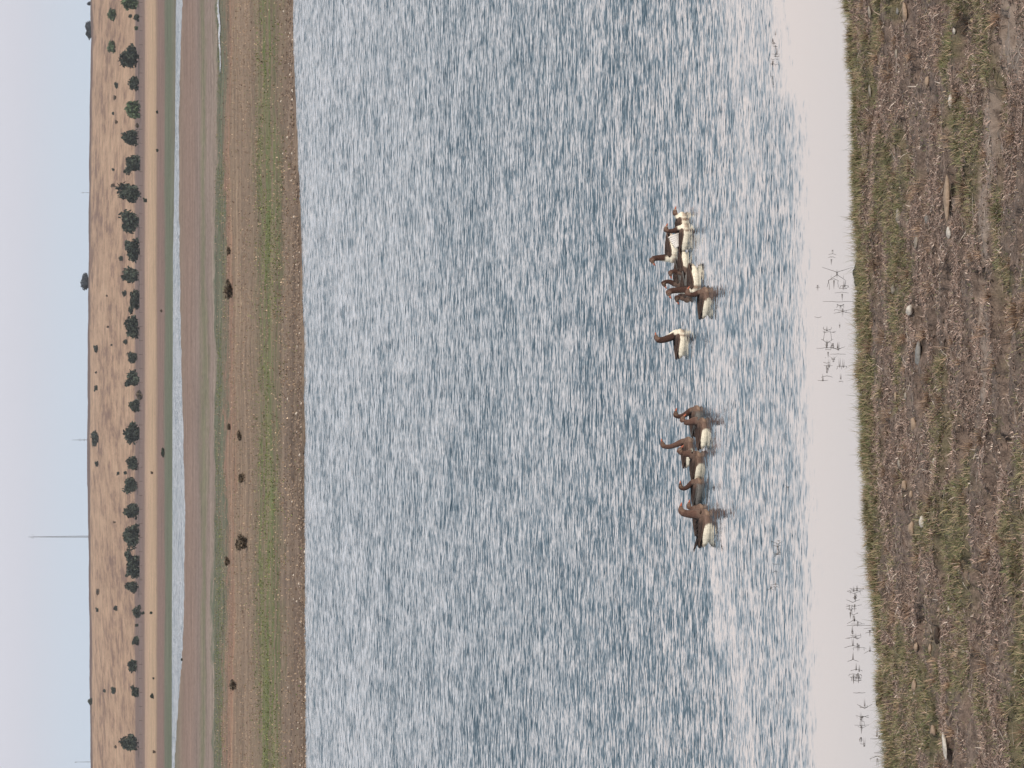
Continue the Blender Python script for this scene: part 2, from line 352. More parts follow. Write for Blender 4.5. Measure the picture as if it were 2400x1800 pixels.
# ------------------------------------------------------------------ ground sheet
rows = np.concatenate([np.arange(-40, 36, 2.0), np.arange(36, 40.5, .25), np.arange(40.5, 55.5, .05), np.arange(55.5, 60, .5), np.arange(60, 172, 8),
                       np.arange(172, 184, 1.5), np.arange(184, 212, .3), 212 * np.exp(np.arange(0, 220) * math.log(1240 / 212) / 220), np.arange(1240, 2080, 7), np.arange(2080, 3000, 100)])
c1 = np.arange(-.145, .1451, .00058)
cols = np.concatenate([-.145 - np.geomspace(.003, 1.4, 40)[::-1], c1, .145 + np.geomspace(.003, 1.4, 40)])
S_, Y_ = np.meshgrid(cols, rows)
X_ = S_ * np.maximum(np.abs(Y_), 45) * 1.0
Z_ = zfun(X_, Y_)
def greenmask(px, py, x, y):
    """where grass grows on the near bank"""
    q = fbm(x * .55, y * .5, 4, 40); q2 = fbm(x * 2.5, y * 2, 3, 44)
    g = smooth((q * .65 + q2 * .35 - .53) / .10)
    sh = np.interp(py, [0, 200, 500, 800, 1200, 1500, 1800], [1990, 2006, 2013, 2022, 2040, 2062, 2090])
    fr = smooth((44 - (px - sh)) / 30); g = np.maximum(g * .75, fr * smooth((q2 - .34) / .25) * np.clip(2.2 * fbm(x * .8, y * .8, 3, 49) - .35, 0, 1))
    for (cx, cy, rx, ry, k) in [(2235, 150, 26, 120, .9), (2240, 310, 40, 110, 1), (2110, 380, 45, 110, .9), (2260, 440, 35, 120, .7), (2370, 700, 45, 170, 1), (2205, 960, 30, 140, .8), (2230, 380, 25, 60, 1),
                                (2095, 660, 25, 60, .6), (2390, 1150, 30, 120, .7), (2240, 1300, 25, 120, .5), (2245, 1560, 35, 90, .8), (2370, 1220, 25, 90, .7), (2120, 1700, 40, 90, .9), (2395, 1480, 20, 120, .8), (2080, 1350, 22, 60, .8), (2350, 1740, 60, 40, .5)]:
        d = ((px - cx) / rx) ** 2 + ((py - cy) / ry) ** 2
        g = np.maximum(g, k * .85 * smooth(1.5 - d * 1.1) * smooth((q2 * .6 + q * .4 - .36) / .2))
    for (cx, cy, rx, ry) in [(2375, 100, 35, 95), (2330, 320, 30, 130), (2310, 520, 25, 120), (2310, 800, 25, 200), (2170, 90, 40, 90), (2150, 780, 40, 110), (2160, 1400, 60, 140), (2310, 1450, 30, 200), (2300, 1200, 30, 120)]:
        d = ((px - cx) / rx) ** 2 + ((py - cy) / ry) ** 2
        g = g * (1 - .85 * smooth(1.3 - d))
    return np.clip(g, 0, 1)
PXG, PYG = g2px(X_, np.maximum(Y_, 10), Z_)
GM = np.where(Y_ < 56, greenmask(PXG, PYG, X_, Y_), 0)
nr, nc = X_.shape
idx = np.arange(nr * nc).reshape(nr, nc)
FQ = np.stack([idx[:-1, :-1], idx[:-1, 1:], idx[1:, 1:], idx[1:, :-1]], -1).reshape(-1, 4)
mi = (np.repeat(rows[:-1], nc - 1) > 110).astype(np.int32)
near_m = mk_near(); far_m = band_mat()
ground = mesh_np('ground', np.stack([X_, Y_, Z_], -1).reshape(-1, 3), FQ, mats=[near_m, far_m], mi=mi, smooth=True, attr={'green': GM.ravel()})
tag(ground, kind='structure')

# ------------------------------------------------------------------ water
def ripple(px, py):
    r = np.interp(px, [600, 705, 760, 950, 1450, 1560, 1640, 1700, 1745, 1800, 1850], [.75, .82, .92, 1.0, 1.0, .90, .80, .66, .58, .58, .50])
    edge = np.interp(py, [-300, 0, 200, 260, 700, 1000, 1400, 1800, 2300], [1790, 1815, 1835, 1868, 1872, 1878, 1884, 1894, 1900])
    r = r * smooth((edge - px) / 95 + .52)
    # right hand side: paler water towards the bank
    r = r * (1 - .3 * smooth((px - 1640) / 120) * smooth((330 - py) / 200))
    # pale lanes and the smooth lee beside the birds
    for (x0, y0, x1, y1, w0, w1, k) in [(1690, 1250, 1765, 1850, 12, 28, .45), (1668, 1290, 1690, 1500, 9, 14, .6), (1650, 560, 1700, 900, 20, 26, .4), (1760, 250, 1700, 700, 20, 18, .25), (1680, 940, 1690, 1260, 16, 18, .4), (1710, -100, 1760, 500, 16, 24, .2), (1630, 480, 1645, 640, 20, 20, .4)]:
        t = np.clip((py - y0) / (y1 - y0), 0, 1); cx = x0 + (x1 - x0) * t; w = w0 + (w1 - w0) * t
        end = smooth((py - y0 + 40) / 40) * smooth((y1 + 60 - py) / 60)
        r = r * (1 - k * end * np.exp(-((px - cx) / w) ** 2))
    return r + .004
wy = np.concatenate([np.arange(36, 80, .25), np.arange(80, 240, 1.5)])
ws = np.concatenate([[-1.5, -.8, -.4, -.25], np.arange(-.16, .161, .004), [.25, .4, .8, 1.5]])
WS, WY = np.meshgrid(ws, wy); WX = WS * WY
wpx, wpy = g2px(WX, WY, 0)
i2 = np.arange(WX.size).reshape(WX.shape)
WF = np.stack([i2[:-1, :-1], i2[:-1, 1:], i2[1:, 1:], i2[1:, :-1]], -1).reshape(-1, 4)
wm = water_mat()
lake = mesh_np('lake_water', np.stack([WX, WY, WX * 0], -1).reshape(-1, 3), WF, mat=wm, attr={'ripple': ripple(wpx, wpy).ravel()})
tag(lake, kind='structure')
pv = np.array([(-900, 470, .3), (900, 470, .3), (900, 640, .3), (-900, 640, .3)])
pond = mesh_np('pond_water', pv, np.array([[0, 1, 2, 3]]), mat=wm, attr={'ripple': [.95] * 4}); tag(pond, kind='structure')

# a thin channel of water on the far meadow
def strip_px(name, pts, z, mat, ripple_v):
    pts = np.array(pts, float); yy = np.linspace(pts[0, 0], pts[-1, 0], 160); A = np.interp(yy, pts[:, 0], pts[:, 1]); B = np.interp(yy, pts[:, 0], pts[:, 2])
    V = []
    for q in (A, B):
        X, Y = px2g(q, yy, z)
        V += [(a, b, float(zfun(a, b)) + .05) for a, b in zip(X, Y)]
    n = len(yy)
    Fc = [(i, i + 1, n + i + 1, n + i) for i in range(n - 1)]
    o = mesh_np(name, V, Fc, mat=mat, attr={'ripple': [ripple_v] * (2 * n)}); tag(o, kind='structure'); return o
strip_px('channel_water', [(-260, 504, 510), (-60, 503, 508), (30, 502, 507), (60, 505, 508), (90, 503, 506.5), (140, 505, 507), (170, 506, 507)], .75, wm, .6)

# ------------------------------------------------------------------ blades of grass and straw
def blades(name, x, y, z, h, wd, lean, ang, col, mat, label, cat, parent=None):
    """curved blades: two quads and a tip, leaning to angle ang"""
    n = len(x); a = ang
    bx, by = np.cos(a), np.sin(a); wx, wyv = -np.sin(a + rng.normal(0, .6, n)), np.cos(a + rng.normal(0, .6, n))
    V = np.zeros((n, 5, 3))
    for k, (t, ww) in enumerate([(0, 1), (0, -1), (.55, .8), (.55, -.8), (1, 0)]):
        off = lean * h * t ** 1.6
        zz = h * (t - .35 * np.minimum(lean, 2) * t * t * .5) * np.where(lean > 2, .25, 1)
        V[:, k, 0] = x + bx * off + wx * wd * .5 * ww; V[:, k, 1] = y + by * off + wyv * wd * .5 * ww; V[:, k, 2] = z + zz
    i = np.arange(n)[:, None] * 5
    Fc = np.concatenate([i + np.array([[0, 1, 3]]), i + np.array([[0, 3, 2]]), i + np.array([[2, 3, 4]])])
    o = mesh_np(name, V.reshape(-1, 3), Fc, mat=mat, col=np.repeat(col, 5, axis=0), parent=parent)
    tag(o, label, cat, kind='stuff'); return o

def jitter(base, n, v=.2):
    base = np.asarray(base); return base * np.exp(rng.normal(0, v, (n, 1))) * np.exp(rng.normal(0, .06, (n, 3)))
grass_m = tintmat('grass_blades', .7, .2, .15, 3)
straw_m = tintmat('dead_straw', .85, .15, .15, 5)

STONES = [  # px, py, length across the view, height on the photo, colour, label
 (2092, 678, 24, 13, 'grey', 'upright grey stone beside a dark green hollow close to the shore'),
 (2133, 727, 25, 20, 'pale', 'rounded pale grey boulder, roundest stone in the middle of the bank'),
 (2149, 828, 60, 16, 'blue', 'long pointed blue grey stone in the middle of the bank'),
 (2138, 994, 34, 15, 'tan', 'speckled oval tan stone beside the dark strip of mud'),
 (2116, 1138, 26, 17, 'tan', 'blunt brown stone among straw, level with the gap behind the last geese'),
 (2187, 1080, 13, 9, 'pale', 'very small white stone beside a green patch'),
 (2098, 930, 25, 9, 'tan', 'thin tan stone nearest the shore in a pair'),
 (2121, 927, 18, 9, 'grey', 'small grey stone beside the thin tan stone and black hollow'),
 (2107, 1087, 26, 9, 'grey', 'narrow light grey stone lying among dead stalks near the shore'),
 (2133, 1159, 18, 11, 'tan', 'small tan wedge of stone next to the blunt brown stone'),
 (2170, 192, 30, 15, 'tan', 'large angular tan stone standing clear of the mud in the upper part of the photo'),
 (2225, 237, 34, 13, 'pale', 'pointed pale stone on the edge of the big green patch'),
 (2039, 214, 33, 8, 'grey', 'thin whitish stone splinter right behind the grassy waterline'),
 (2102, 508, 38, 15, 'grey', 'half buried oval grey stone close to the shore grass'),
 (2171, 510, 29, 14, 'blue', 'dark blue grey stone between the oval stone and the long slab'),
 (2218, 466, 116, 17, 'tan', 'longest flat brown slab lying on the bank'),
 (2221, 545, 29, 15, 'pale', 'pale block at the lower end of the long slab'),
 (2146, 566, 32, 10, 'grey', 'low pale green grey stone in sparse grass'),
 (2119, 31, 47, 13, 'tan', 'long light stone at the top edge of the photo'),
 (2103, 26, 17, 9, 'blue', 'small blue grey stone beside the long light stone at the top edge'),
 (2043, 28, 30, 9, 'grey', 'grey stone in the shore grass at the top corner of the bank'),
 (2099, 126, 24, 9, 'grey', 'narrow grey stone beside a dark hollow near the top of the bank'),
 (2235, 73, 14, 9, 'pale', 'small whitish stone at the start of the upper green patch'),
 (2157, 1223, 29, 17, 'pale', 'bright pale stone leaning beside a larger tan stone'),
 (2132, 1240, 35, 19, 'tan', 'broad tan stone next to the bright pale leaning stone'),
 (2222, 1748, 60, 11, 'pale', 'long pale tapering stone near the bottom edge of the photo'),
 (2188, 1712, 26, 19, 'tan', 'rounded tan stone above the long pale tapering stone'),
 (2224, 1426, 13, 7, 'pale', 'tiny white stone alone on brown mud'),
 (2152, 1516, 20, 13, 'tan', 'small brown stone, nearer to the shore of two by the dark clod'),
 (2178, 1520, 24, 10, 'tan', 'small brown stone touching the big dark clod'),
 (2140, 1608, 30, 14, 'tan', 'flat brownish stone sunk in straw near the lower shore'),
 (2380, 1575, 18, 9, 'pale', 'small oval pale stone far down the bank at the photo edge'),
 (2193, 1488, 44, 18, 'dark', 'largest dark clod of wet earth on the bank'),
 (2056, 1648, 19, 19, 'dark', 'dark round stone standing at the waterline in the shallows'),
]
SPOT = [(hit(q[0] + q[3] * .45, q[1]), q[2] / 150 / 2 + .02) for q in STONES]
def clear(x, y):
    k = np.ones(len(x), bool)
    for p, r in SPOT: k &= ((x - p.x) / r) ** 2 + ((y - p.y + .12) / max(.20, r * .6)) ** 2 > 1
    return k
BARE = [(2372, 100, 36, 85), (2325, 320, 18, 110), (2305, 520, 10, 80), (2305, 800, 10, 120)]
def baremask(px, py, x, y):
    b = 0
    q = fbm(x * 2.2, y * 2.6, 4, 90)
    for (cx, cy, rx, ry) in BARE: b = np.maximum(b, smooth((1.5 - ((px - cx) / rx) ** 2 - ((py - cy) / ry) ** 2 + (q - .5) * 3.5) / .6))
    return b
# grass on the near bank
def scatter(n, y0=40.8, y1=54.6, s=.135):
    y = rng.uniform(y0, y1, n); x = rng.uniform(-s, s, n) * 55
    keep = np.abs(x) < s * y * 1.02; x, y = x[keep], y[keep]
    yn = np.interp(x / y, NEAR_S, NEAR_Y); k = y < yn + .02; return x[k], y[k], (yn - y)[k]
x, y, d = scatter(420000)
z = zfun(x, y); px, py = g2px(x, y, z); gm = greenmask(px, py, x, y)
k = (rng.random(len(x)) < (gm ** 1.3 * .62 + .05) * (1 - .7 * baremask(px, py, x, y))) & clear(x, y); x, y, z, d, gm = x[k], y[k], z[k], d[k], gm[k]; n = len(x)
pal = np.array([lin((.52, .51, .37)), lin((.61, .57, .44)), lin((.44, .46, .32)), lin((.72, .63, .52))])
c = pal[rng.choice(4, n, p=[.30, .25, .22, .23])] * np.exp(rng.normal(0, .2, (n, 1)))
blades('grass', x, y, z - .01, rng.uniform(.04, .13, n) * (.6 + .6 * gm), rng.uniform(.006, .013, n), rng.uniform(.2, 1.6, n), rng.uniform(0, 6.28, n), c, grass_m,
       'short green and yellowish grass growing in patches on the muddy near bank', 'grass')
print('grass', n)
# tussocks of longer blades
cx, cy, cd_ = scatter(2600); pz = zfun(cx, cy); ppx, ppy = g2px(cx, cy, pz); cg = greenmask(ppx, ppy, cx, cy)
k = (rng.random(len(cx)) < .10 + .45 * cg) & clear(cx, cy); cx, cy, cg = cx[k], cy[k], cg[k]
s2 = rng.uniform(-.135, .135, 330); ey = np.interp(s2, NEAR_S, NEAR_Y) - rng.exponential(.10, 330); cx = np.concatenate([cx, s2 * ey]); cy = np.concatenate([cy, ey]); cg = np.concatenate([cg, rng.uniform(.3, 1, 330)])
m_n = rng.integers(25, 80, len(cx)); ii = np.repeat(np.arange(len(cx)), m_n); n = len(ii); sz_ = rng.uniform(.6, 1.5, len(cx))[ii]
ox, oy = rng.normal(0, .035, n) * sz_, rng.normal(0, .035, n) * sz_; x = cx[ii] + ox; y = cy[ii] + oy
dead = (rng.random(len(cx)) > cg * 1.1)[ii]
c = np.where(dead[:, None], np.array([lin((.68, .58, .49)), lin((.56, .46, .39))])[rng.choice(2, n)], pal[rng.choice(4, n)] * .9) * np.exp(rng.normal(0, .2, (n, 1))) * rng.uniform(.75, 1.2, len(cx))[ii][:, None]
blades('tussock_grass', x, y, zfun(x, y) - .01, rng.uniform(.06, .17, n) * sz_ ** .7, rng.uniform(.005, .011, n), rng.uniform(.2, 1.5, n), np.arctan2(oy, ox) + rng.normal(0, .5, n), c, grass_m,
       'rough green and dead tussocks standing up from the near bank', 'grass')
print('tussock', n)
# taller fringe right at the water
n = 8000; s_ = rng.uniform(-.14, .14, n); yn = np.interp(s_, NEAR_S, NEAR_Y); y = yn - np.abs(rng.normal(0, .30, n)); x = s_ * y
cl = vn(x * 1.3, x * 0, 70); k = rng.random(n) < .2 + .9 * cl; x, y = x[k], y[k]; n = len(x)
c = pal[rng.choice(4, n)] * np.exp(rng.normal(0, .2, (n, 1)))
blades('shore_grass', x, y, zfun(x, y) - .01, rng.uniform(.07, .20, n), rng.uniform(.005, .010, n), rng.uniform(.2, 1.2, n), rng.uniform(.6, 2.6, n), c, grass_m,
       'taller green grass fringe leaning over the edge of the calm water', 'grass')
n = 1500; s_ = rng.uniform(-.14, .14, n); yn = np.interp(s_, NEAR_S, NEAR_Y); y = yn - np.abs(rng.normal(0, .12, n)) + .03; x = s_ * y
cl = fbm(x * 1.1, x * 0, 3, 72); k = rng.random(n) < np.clip((cl - .38) * 5, .04, 1); x, y = x[k], y[k]; n = len(x)
blades('tall_shore_grass', x, y, np.maximum(zfun(x, y), -.02) - .01, rng.uniform(.15, .34, n), rng.uniform(.004, .009, n), rng.uniform(.1, .9, n), rng.uniform(.2, 3.0, n), pal[rng.choice(4, n)] * np.exp(rng.normal(-.25, .25, (n, 1))), grass_m,
       'sparse long thin blades standing out of the shallows along the bank', 'grass')
# dead stalks lying about
x, y, d = scatter(560000)
q = fbm(x * 1.3, y * 1.6, 4, 60); z = zfun(x, y); px, py = g2px(x, y, z); gm = greenmask(px, py, x, y)
k = rng.random(len(x)) < np.clip((q - .38) * 5.0, .10, 1) * (1 - .55 * gm) * smooth((d + .05) / .5) * (1 - .85 * baremask(px, py, x, y)); k &= clear(x, y); x, y, z = x[k], y[k], z[k]; n = len(x)
pal2 = np.array([lin((.70, .595, .54)), lin((.78, .68, .62)), lin((.56, .475, .43)), lin((.88, .81, .75)), lin((.40, .335, .305))])
c = pal2[rng.choice(5, n, p=[.34, .20, .22, .05, .19])] * np.exp(rng.normal(0, .2, (n, 1)))
ln = rng.uniform(.04, .16, n) * np.where(rng.random(n) < .08, 2.0, 1)
blades('dead_stalks', x, y, z + .004, ln * .35, rng.uniform(.006, .016, n), rng.uniform(.9, 3.2, n), rng.uniform(0, 6.28, n), c, straw_m,
       'matted brown dead stalks and straw lying on the grey mud of the near bank', 'dead plants')
print('straw', n)
x, y, d = scatter(1500); n = len(x)
blades('long_stalks', x, y, zfun(x, y) + .01, rng.uniform(.05, .14, n), rng.uniform(.010, .018, n), rng.uniform(1.8, 4.2, n), rng.uniform(0, 6.28, n), pal2[rng.choice([0, 1, 3], n)] * np.exp(rng.normal(0, .15, (n, 1))), straw_m,
       'longer pale dead stalks scattered across the near bank', 'dead plants')

# gravel and clods
def clods(name, x, y, z, r, col, mat, label, cat, flat=.6):
    n = len(x)
    base = np.array([(1, 0, 0), (.3, .95, 0), (-.8, .6, 0), (-.8, -.6, 0), (.3, -.95, 0), (.1, 0, 1), (0, 0, -.4)], float)
    Fb = np.array([(0, 1, 5), (1, 2, 5), (2, 3, 5), (3, 4, 5), (4, 0, 5), (1, 0, 6), (2, 1, 6), (3, 2, 6), (4, 3, 6), (0, 4, 6)])
    a = rng.uniform(0, 6.28, n); V = base[None] * rng.uniform(.7, 1.3, (n, 7, 1))
    V = V * r[:, None, None] * np.array([1, 1, flat])
    ca, sa = np.cos(a)[:, None], np.sin(a)[:, None]
    X = V[:, :, 0] * ca - V[:, :, 1] * sa + x[:, None]; Y = V[:, :, 0] * sa + V[:, :, 1] * ca + y[:, None]; Z = V[:, :, 2] + z[:, None]
    Fc = (np.arange(n)[:, None, None] * 7 + Fb[None]).reshape(-1, 3)
    o = mesh_np(name, np.stack([X, Y, Z], -1).reshape(-1, 3), Fc, mat=mat, col=np.repeat(col, 7, axis=0)); tag(o, label, cat, kind='stuff'); return o
stone_m = tintmat('pebble_stone', .85, .25, .3, 20)
x, y, d = scatter(9000); k = d > .25; x, y = x[k], y[k]; n = len(x)
p3 = np.array([lin((.30, .26, .23)), lin((.45, .39, .35)), lin((.62, .58, .55))])
clods('gravel', x, y, zfun(x, y), rng.uniform(.008, .035, n) * np.where(rng.random(n) < .9, .7, 1.2), p3[rng.choice(3, n, p=[.50, .43, .07])] * np.exp(rng.normal(0, .2, (n, 1))), stone_m,
      'small clods of mud and pebbles strewn over the near bank', 'gravel')

bv = np.where(Y_ < 56, baremask(PXG, PYG, X_, Y_), 0).ravel(); at_ = ground.data.attributes.new('bare', 'FLOAT', 'POINT'); at_.data.foreach_set('value', bv.astype(np.float32))
# far meadow tufts
n = 90000; y = 196 + rng.random(n) ** 1.3 * 170; x = rng.uniform(-.135, .135, n) * y
e = y - np.interp(x / y, FAR_S, FAR_Y); z = zfun(x, y); px, py = g2px(x, y, z)
q = fbm(x * .12, y * .04, 4, 80)
q9 = fbm(x * .5, y * .12, 3, 81); grn = np.clip(smooth((q * .5 + q9 * .5 - .46) / .07) * (np.exp(-((px - 627) / 26) ** 2) + np.exp(-((px - 516) / 14) ** 2) * .9) + .08, 0, 1)
k = (e > .3) & (rng.random(n) < .15 + .6 * grn + .25 * (q > .5)); x, y, z, grn, px = x[k], y[k], z[k], grn[k], px[k]; n = len(x)
isg = rng.random(n) < grn
pg = np.array([lin((.47, .50, .30)), lin((.51, .51, .35)), lin((.41, .45, .28))]); pb = np.array([lin((.70, .61, .52)), lin((.60, .51, .43)), lin((.50, .42, .36))])
c = np.where(isg[:, None], pg[rng.choice(3, n)], pb[rng.choice(3, n, p=[.5, .35, .15])]) * np.exp(rng.normal(0, .22, (n, 1)))
blades('meadow_grass', x, y, z - .02, rng.uniform(.04, .16, n), rng.uniform(.04, .12, n), rng.uniform(.1, 1.0, n), rng.uniform(0, 6.28, n), c, grass_m,
       'tufts of green and straw coloured grass on the meadow behind the lake', 'grass')
# debris along the far waterline
n = 2600; s_ = rng.uniform(-.13, .13, n); y = np.interp(s_, FAR_S, FAR_Y) + rng.exponential(3.0, n) - .3; x = s_ * y
clods('shore_debris', x, y, np.maximum(zfun(x, y), 0), rng.uniform(.03, .13, n), np.array([lin((.45, .38, .33)), lin((.60, .52, .46)), lin((.86, .80, .74))])[rng.choice(3, n, p=[.36, .60, .04])], stone_m,
      'pale and brown debris lying along the far waterline', 'debris', .8)

# ------------------------------------------------------------------ stones on the near bank
def rock_mesh(seed, sx, sy, sz, flat_top=False):
    import bmesh
    bm = bmesh.new(); bmesh.ops.create_icosphere(bm, subdivisions=3, radius=1)
    o = Vector((seed * 3.7, seed * 1.9, seed))
    for v in bm.verts:
        p = v.co.copy(); k = 1 + .28 * (mnoise.noise(p * 1.1 + o)) + .10 * mnoise.noise(p * 3.1 + o)
        for ax in ((.8, .5, .3), (-.6, .7, .35), (.1, -.9, .4), (-.7, -.5, .5), (.2, .1, .97)):
            q = Vector(ax).normalized(); dd = p.dot(q)
            if dd > .78: p -= q * (dd - .78) * .85
        v.co = Vector((p.x * k * sx, p.y * k * sy, p.z * k * sz))
        if flat_top and v.co.z > sz * .55: v.co.z = sz * .55 + (v.co.z - sz * .55) * .2
    me = bpy.data.meshes.new('stone'); bm.to_mesh(me); bm.free()
    me.polygons.foreach_set('use_smooth', np.ones(len(me.polygons), dtype=bool)); return me
def rockmat(name, c):
    mt, N, L, b = newmat(name, .85, .25)
    tc = N.new('ShaderNodeTexCoord'); n = N.new('ShaderNodeTexNoise'); n.inputs['Scale'].default_value = 14; n.inputs['Detail'].default_value = 6; n.inputs['Roughness'].default_value = .7
    L.new(tc.outputs['Object'], n.inputs['Vector']); r = N.new('ShaderNodeValToRGB'); L.new(n.outputs[0], r.inputs[0])
    c = lin(c); r.color_ramp.elements[0].position = .3; r.color_ramp.elements[0].color = (c[0] * .55, c[1] * .52, c[2] * .5, 1)
    r.color_ramp.elements[1].position = .6; r.color_ramp.elements[1].color = (*c, 1); L.new(r.outputs[0], b.inputs['Base Color'])
    bp = N.new('ShaderNodeBump'); bp.inputs['Distance'].default_value = .01; L.new(n.outputs[0], bp.inputs['Height']); L.new(bp.outputs[0], b.inputs['Normal'])
    return mt
RM = {'grey': rockmat('grey_stone', (.66, .62, .57)), 'tan': rockmat('tan_stone', (.70, .61, .53)), 'pale': rockmat('pale_stone', (.86, .83, .79)), 'dark': rockmat('dark_stone', (.32, .27, .24)), 'blue': rockmat('blue_grey_stone', (.60, .59, .575))}
for i, (px, py, wl, hp, cc, lab) in enumerate(STONES):
    p = hit(px + hp * .45, py); sc_ = p.y / F_PX * 1.0
    sx = wl * sc_ / 2; sz = hp * sc_ / 2 * .85; sy = min(max(sx * .6, sz * 1.2), sz * 2.4) if wl < 80 else sz * 2
    if px == 2056: sy = sx; sz = sx * .95
    if px == 2056: qx, qy = px2g(2064, py, 0); p = Vector((float(qx), float(qy), -.01))
    me = rock_mesh(i + 1, sx, sy, sz, wl > 80); me.materials.append(RM[cc])
    o = bpy.data.objects.new('stone' if cc != 'dark' or px == 2056 else 'earth_clod', me); COL.objects.link(o); o.location = (p.x, p.y, p.z + sz * .6)
    o.rotation_euler = (rng.uniform(-.12, .12), rng.uniform(-.1, .1), rng.uniform(-.25, .25)); tag(o, lab, 'stone' if 'clod' not in lab.split()[2:3] else 'clod')

# dark hollows with wet weed clumps standing in them
# ------------------------------------------------------------------ plants in the shallows: tubes bent over the water
def tube_path(pts, r0, r1, sides=4):
    pts = [Vector(p) for p in pts]; V = []; Fc = []
    n = len(pts)
    for i, p in enumerate(pts):
        t = (pts[min(i + 1, n - 1)] - pts[max(i - 1, 0)]).normalized()
        a = t.orthogonal().normalized(); b = t.cross(a); r = r0 + (r1 - r0) * i / (n - 1)
        for k in range(sides):
            an = 2 * math.pi * k / sides; V.append(p + (a * math.cos(an) + b * math.sin(an)) * r)
    for i in range(n - 1):
        for k in range(sides):
            Fc.append((i * sides + k, i * sides + (k + 1) % sides, (i + 1) * sides + (k + 1) % sides, (i + 1) * sides + k))
    Fc.append(tuple(range(sides))[::-1]); Fc.append(tuple(range((n - 1) * sides, n * sides)))
    return V, Fc
def join(parts):
    V = []; Fc = []
    for v, f in parts:
        o = len(V); V += list(v); Fc += [tuple(i + o for i in q) for q in f]
    return V, Fc
reed_m = flatmat('dead_reed', lin((.29, .25, .215)), .8, .2, .3, 30)
def leaf_blade(p, d, ln, wd, droop=.5):
    """one narrow leaf, thin folded strip with thickness"""
    d = Vector(d).normalized(); side = d.cross(Vector((0, 0, 1))); side = side.normalized() if side.length > .01 else Vector((1, 0, 0))
    V = []; Fc = []; n = 5
    for i in range(n):
        t = i / (n - 1); q = Vector(p) + d * ln * t - Vector((0, 0, 1)) * droop * ln * t * t; ww = wd * (1 - t * .95) * .5
        V += [q + side * ww, q - side * ww, q + Vector((0, 0, ww * .7))]
    for i in range(n - 1):
        a = i * 3; b = a + 3
        Fc += [(a, a + 2, b + 2, b), (a + 2, a + 1, b + 1, b + 2), (a + 1, a, b, b + 1)]
    return V, Fc
def water_plant(px, py, stems, rad, hmin, hmax, label, seed, lean=(0, 0)):
    R = random.Random(seed); x, y = px2g(px, py, 0)
    root = empty('water_plant', (float(x), float(y), 0)); tag(root, label, 'water plant', 'dead plants standing in the shallows')
    for _ in range(stems):
        bx = R.uniform(-rad, rad); by = R.uniform(-.25, .25); h = R.uniform(hmin, hmax); ln = R.gauss(lean[0], .38) * h; ly = R.gauss(0, .3) * h
        kink = R.choice((2, 3, 4)) if R.random() < .35 else 9; ks = R.choice((-1, 1)) * R.uniform(.4, 1.2); pts = []
        for i in range(7):
            t = i / 6; zz = h * (t if i <= kink else kink / 6 - (t - kink / 6) * R.uniform(.1, .5)); xx = ln * t + (0 if i <= kink else (t - kink / 6) * h * ks); pts.append((bx + xx + R.uniform(-.004, .004), by + ly * t, -.04 + zz + .04 * t))
        st = mesh_np('stem', *tube_path(pts, R.uniform(.004, .007), .003), mat=reed_m, parent=root)
        if R.random() < .75:
            q = (bx + R.uniform(-.06, .06), by, .004); mesh_np('leaf', *leaf_blade(q, (R.choice((-1, 1)), R.uniform(-.2, .2), R.uniform(.0, .12)), R.uniform(.06, .16), .022, R.uniform(0, .1)), mat=reed_m, parent=st)
        if R.random() < .3:
            q = pts[R.choice((3, 4, 5))]; mesh_np('leaf', *leaf_blade(q, (R.uniform(-1, 1), R.uniform(-.4, .4), R.uniform(.2, .9)), R.uniform(.05, .11), .012, R.uniform(.1, .5)), mat=reed_m, parent=st)
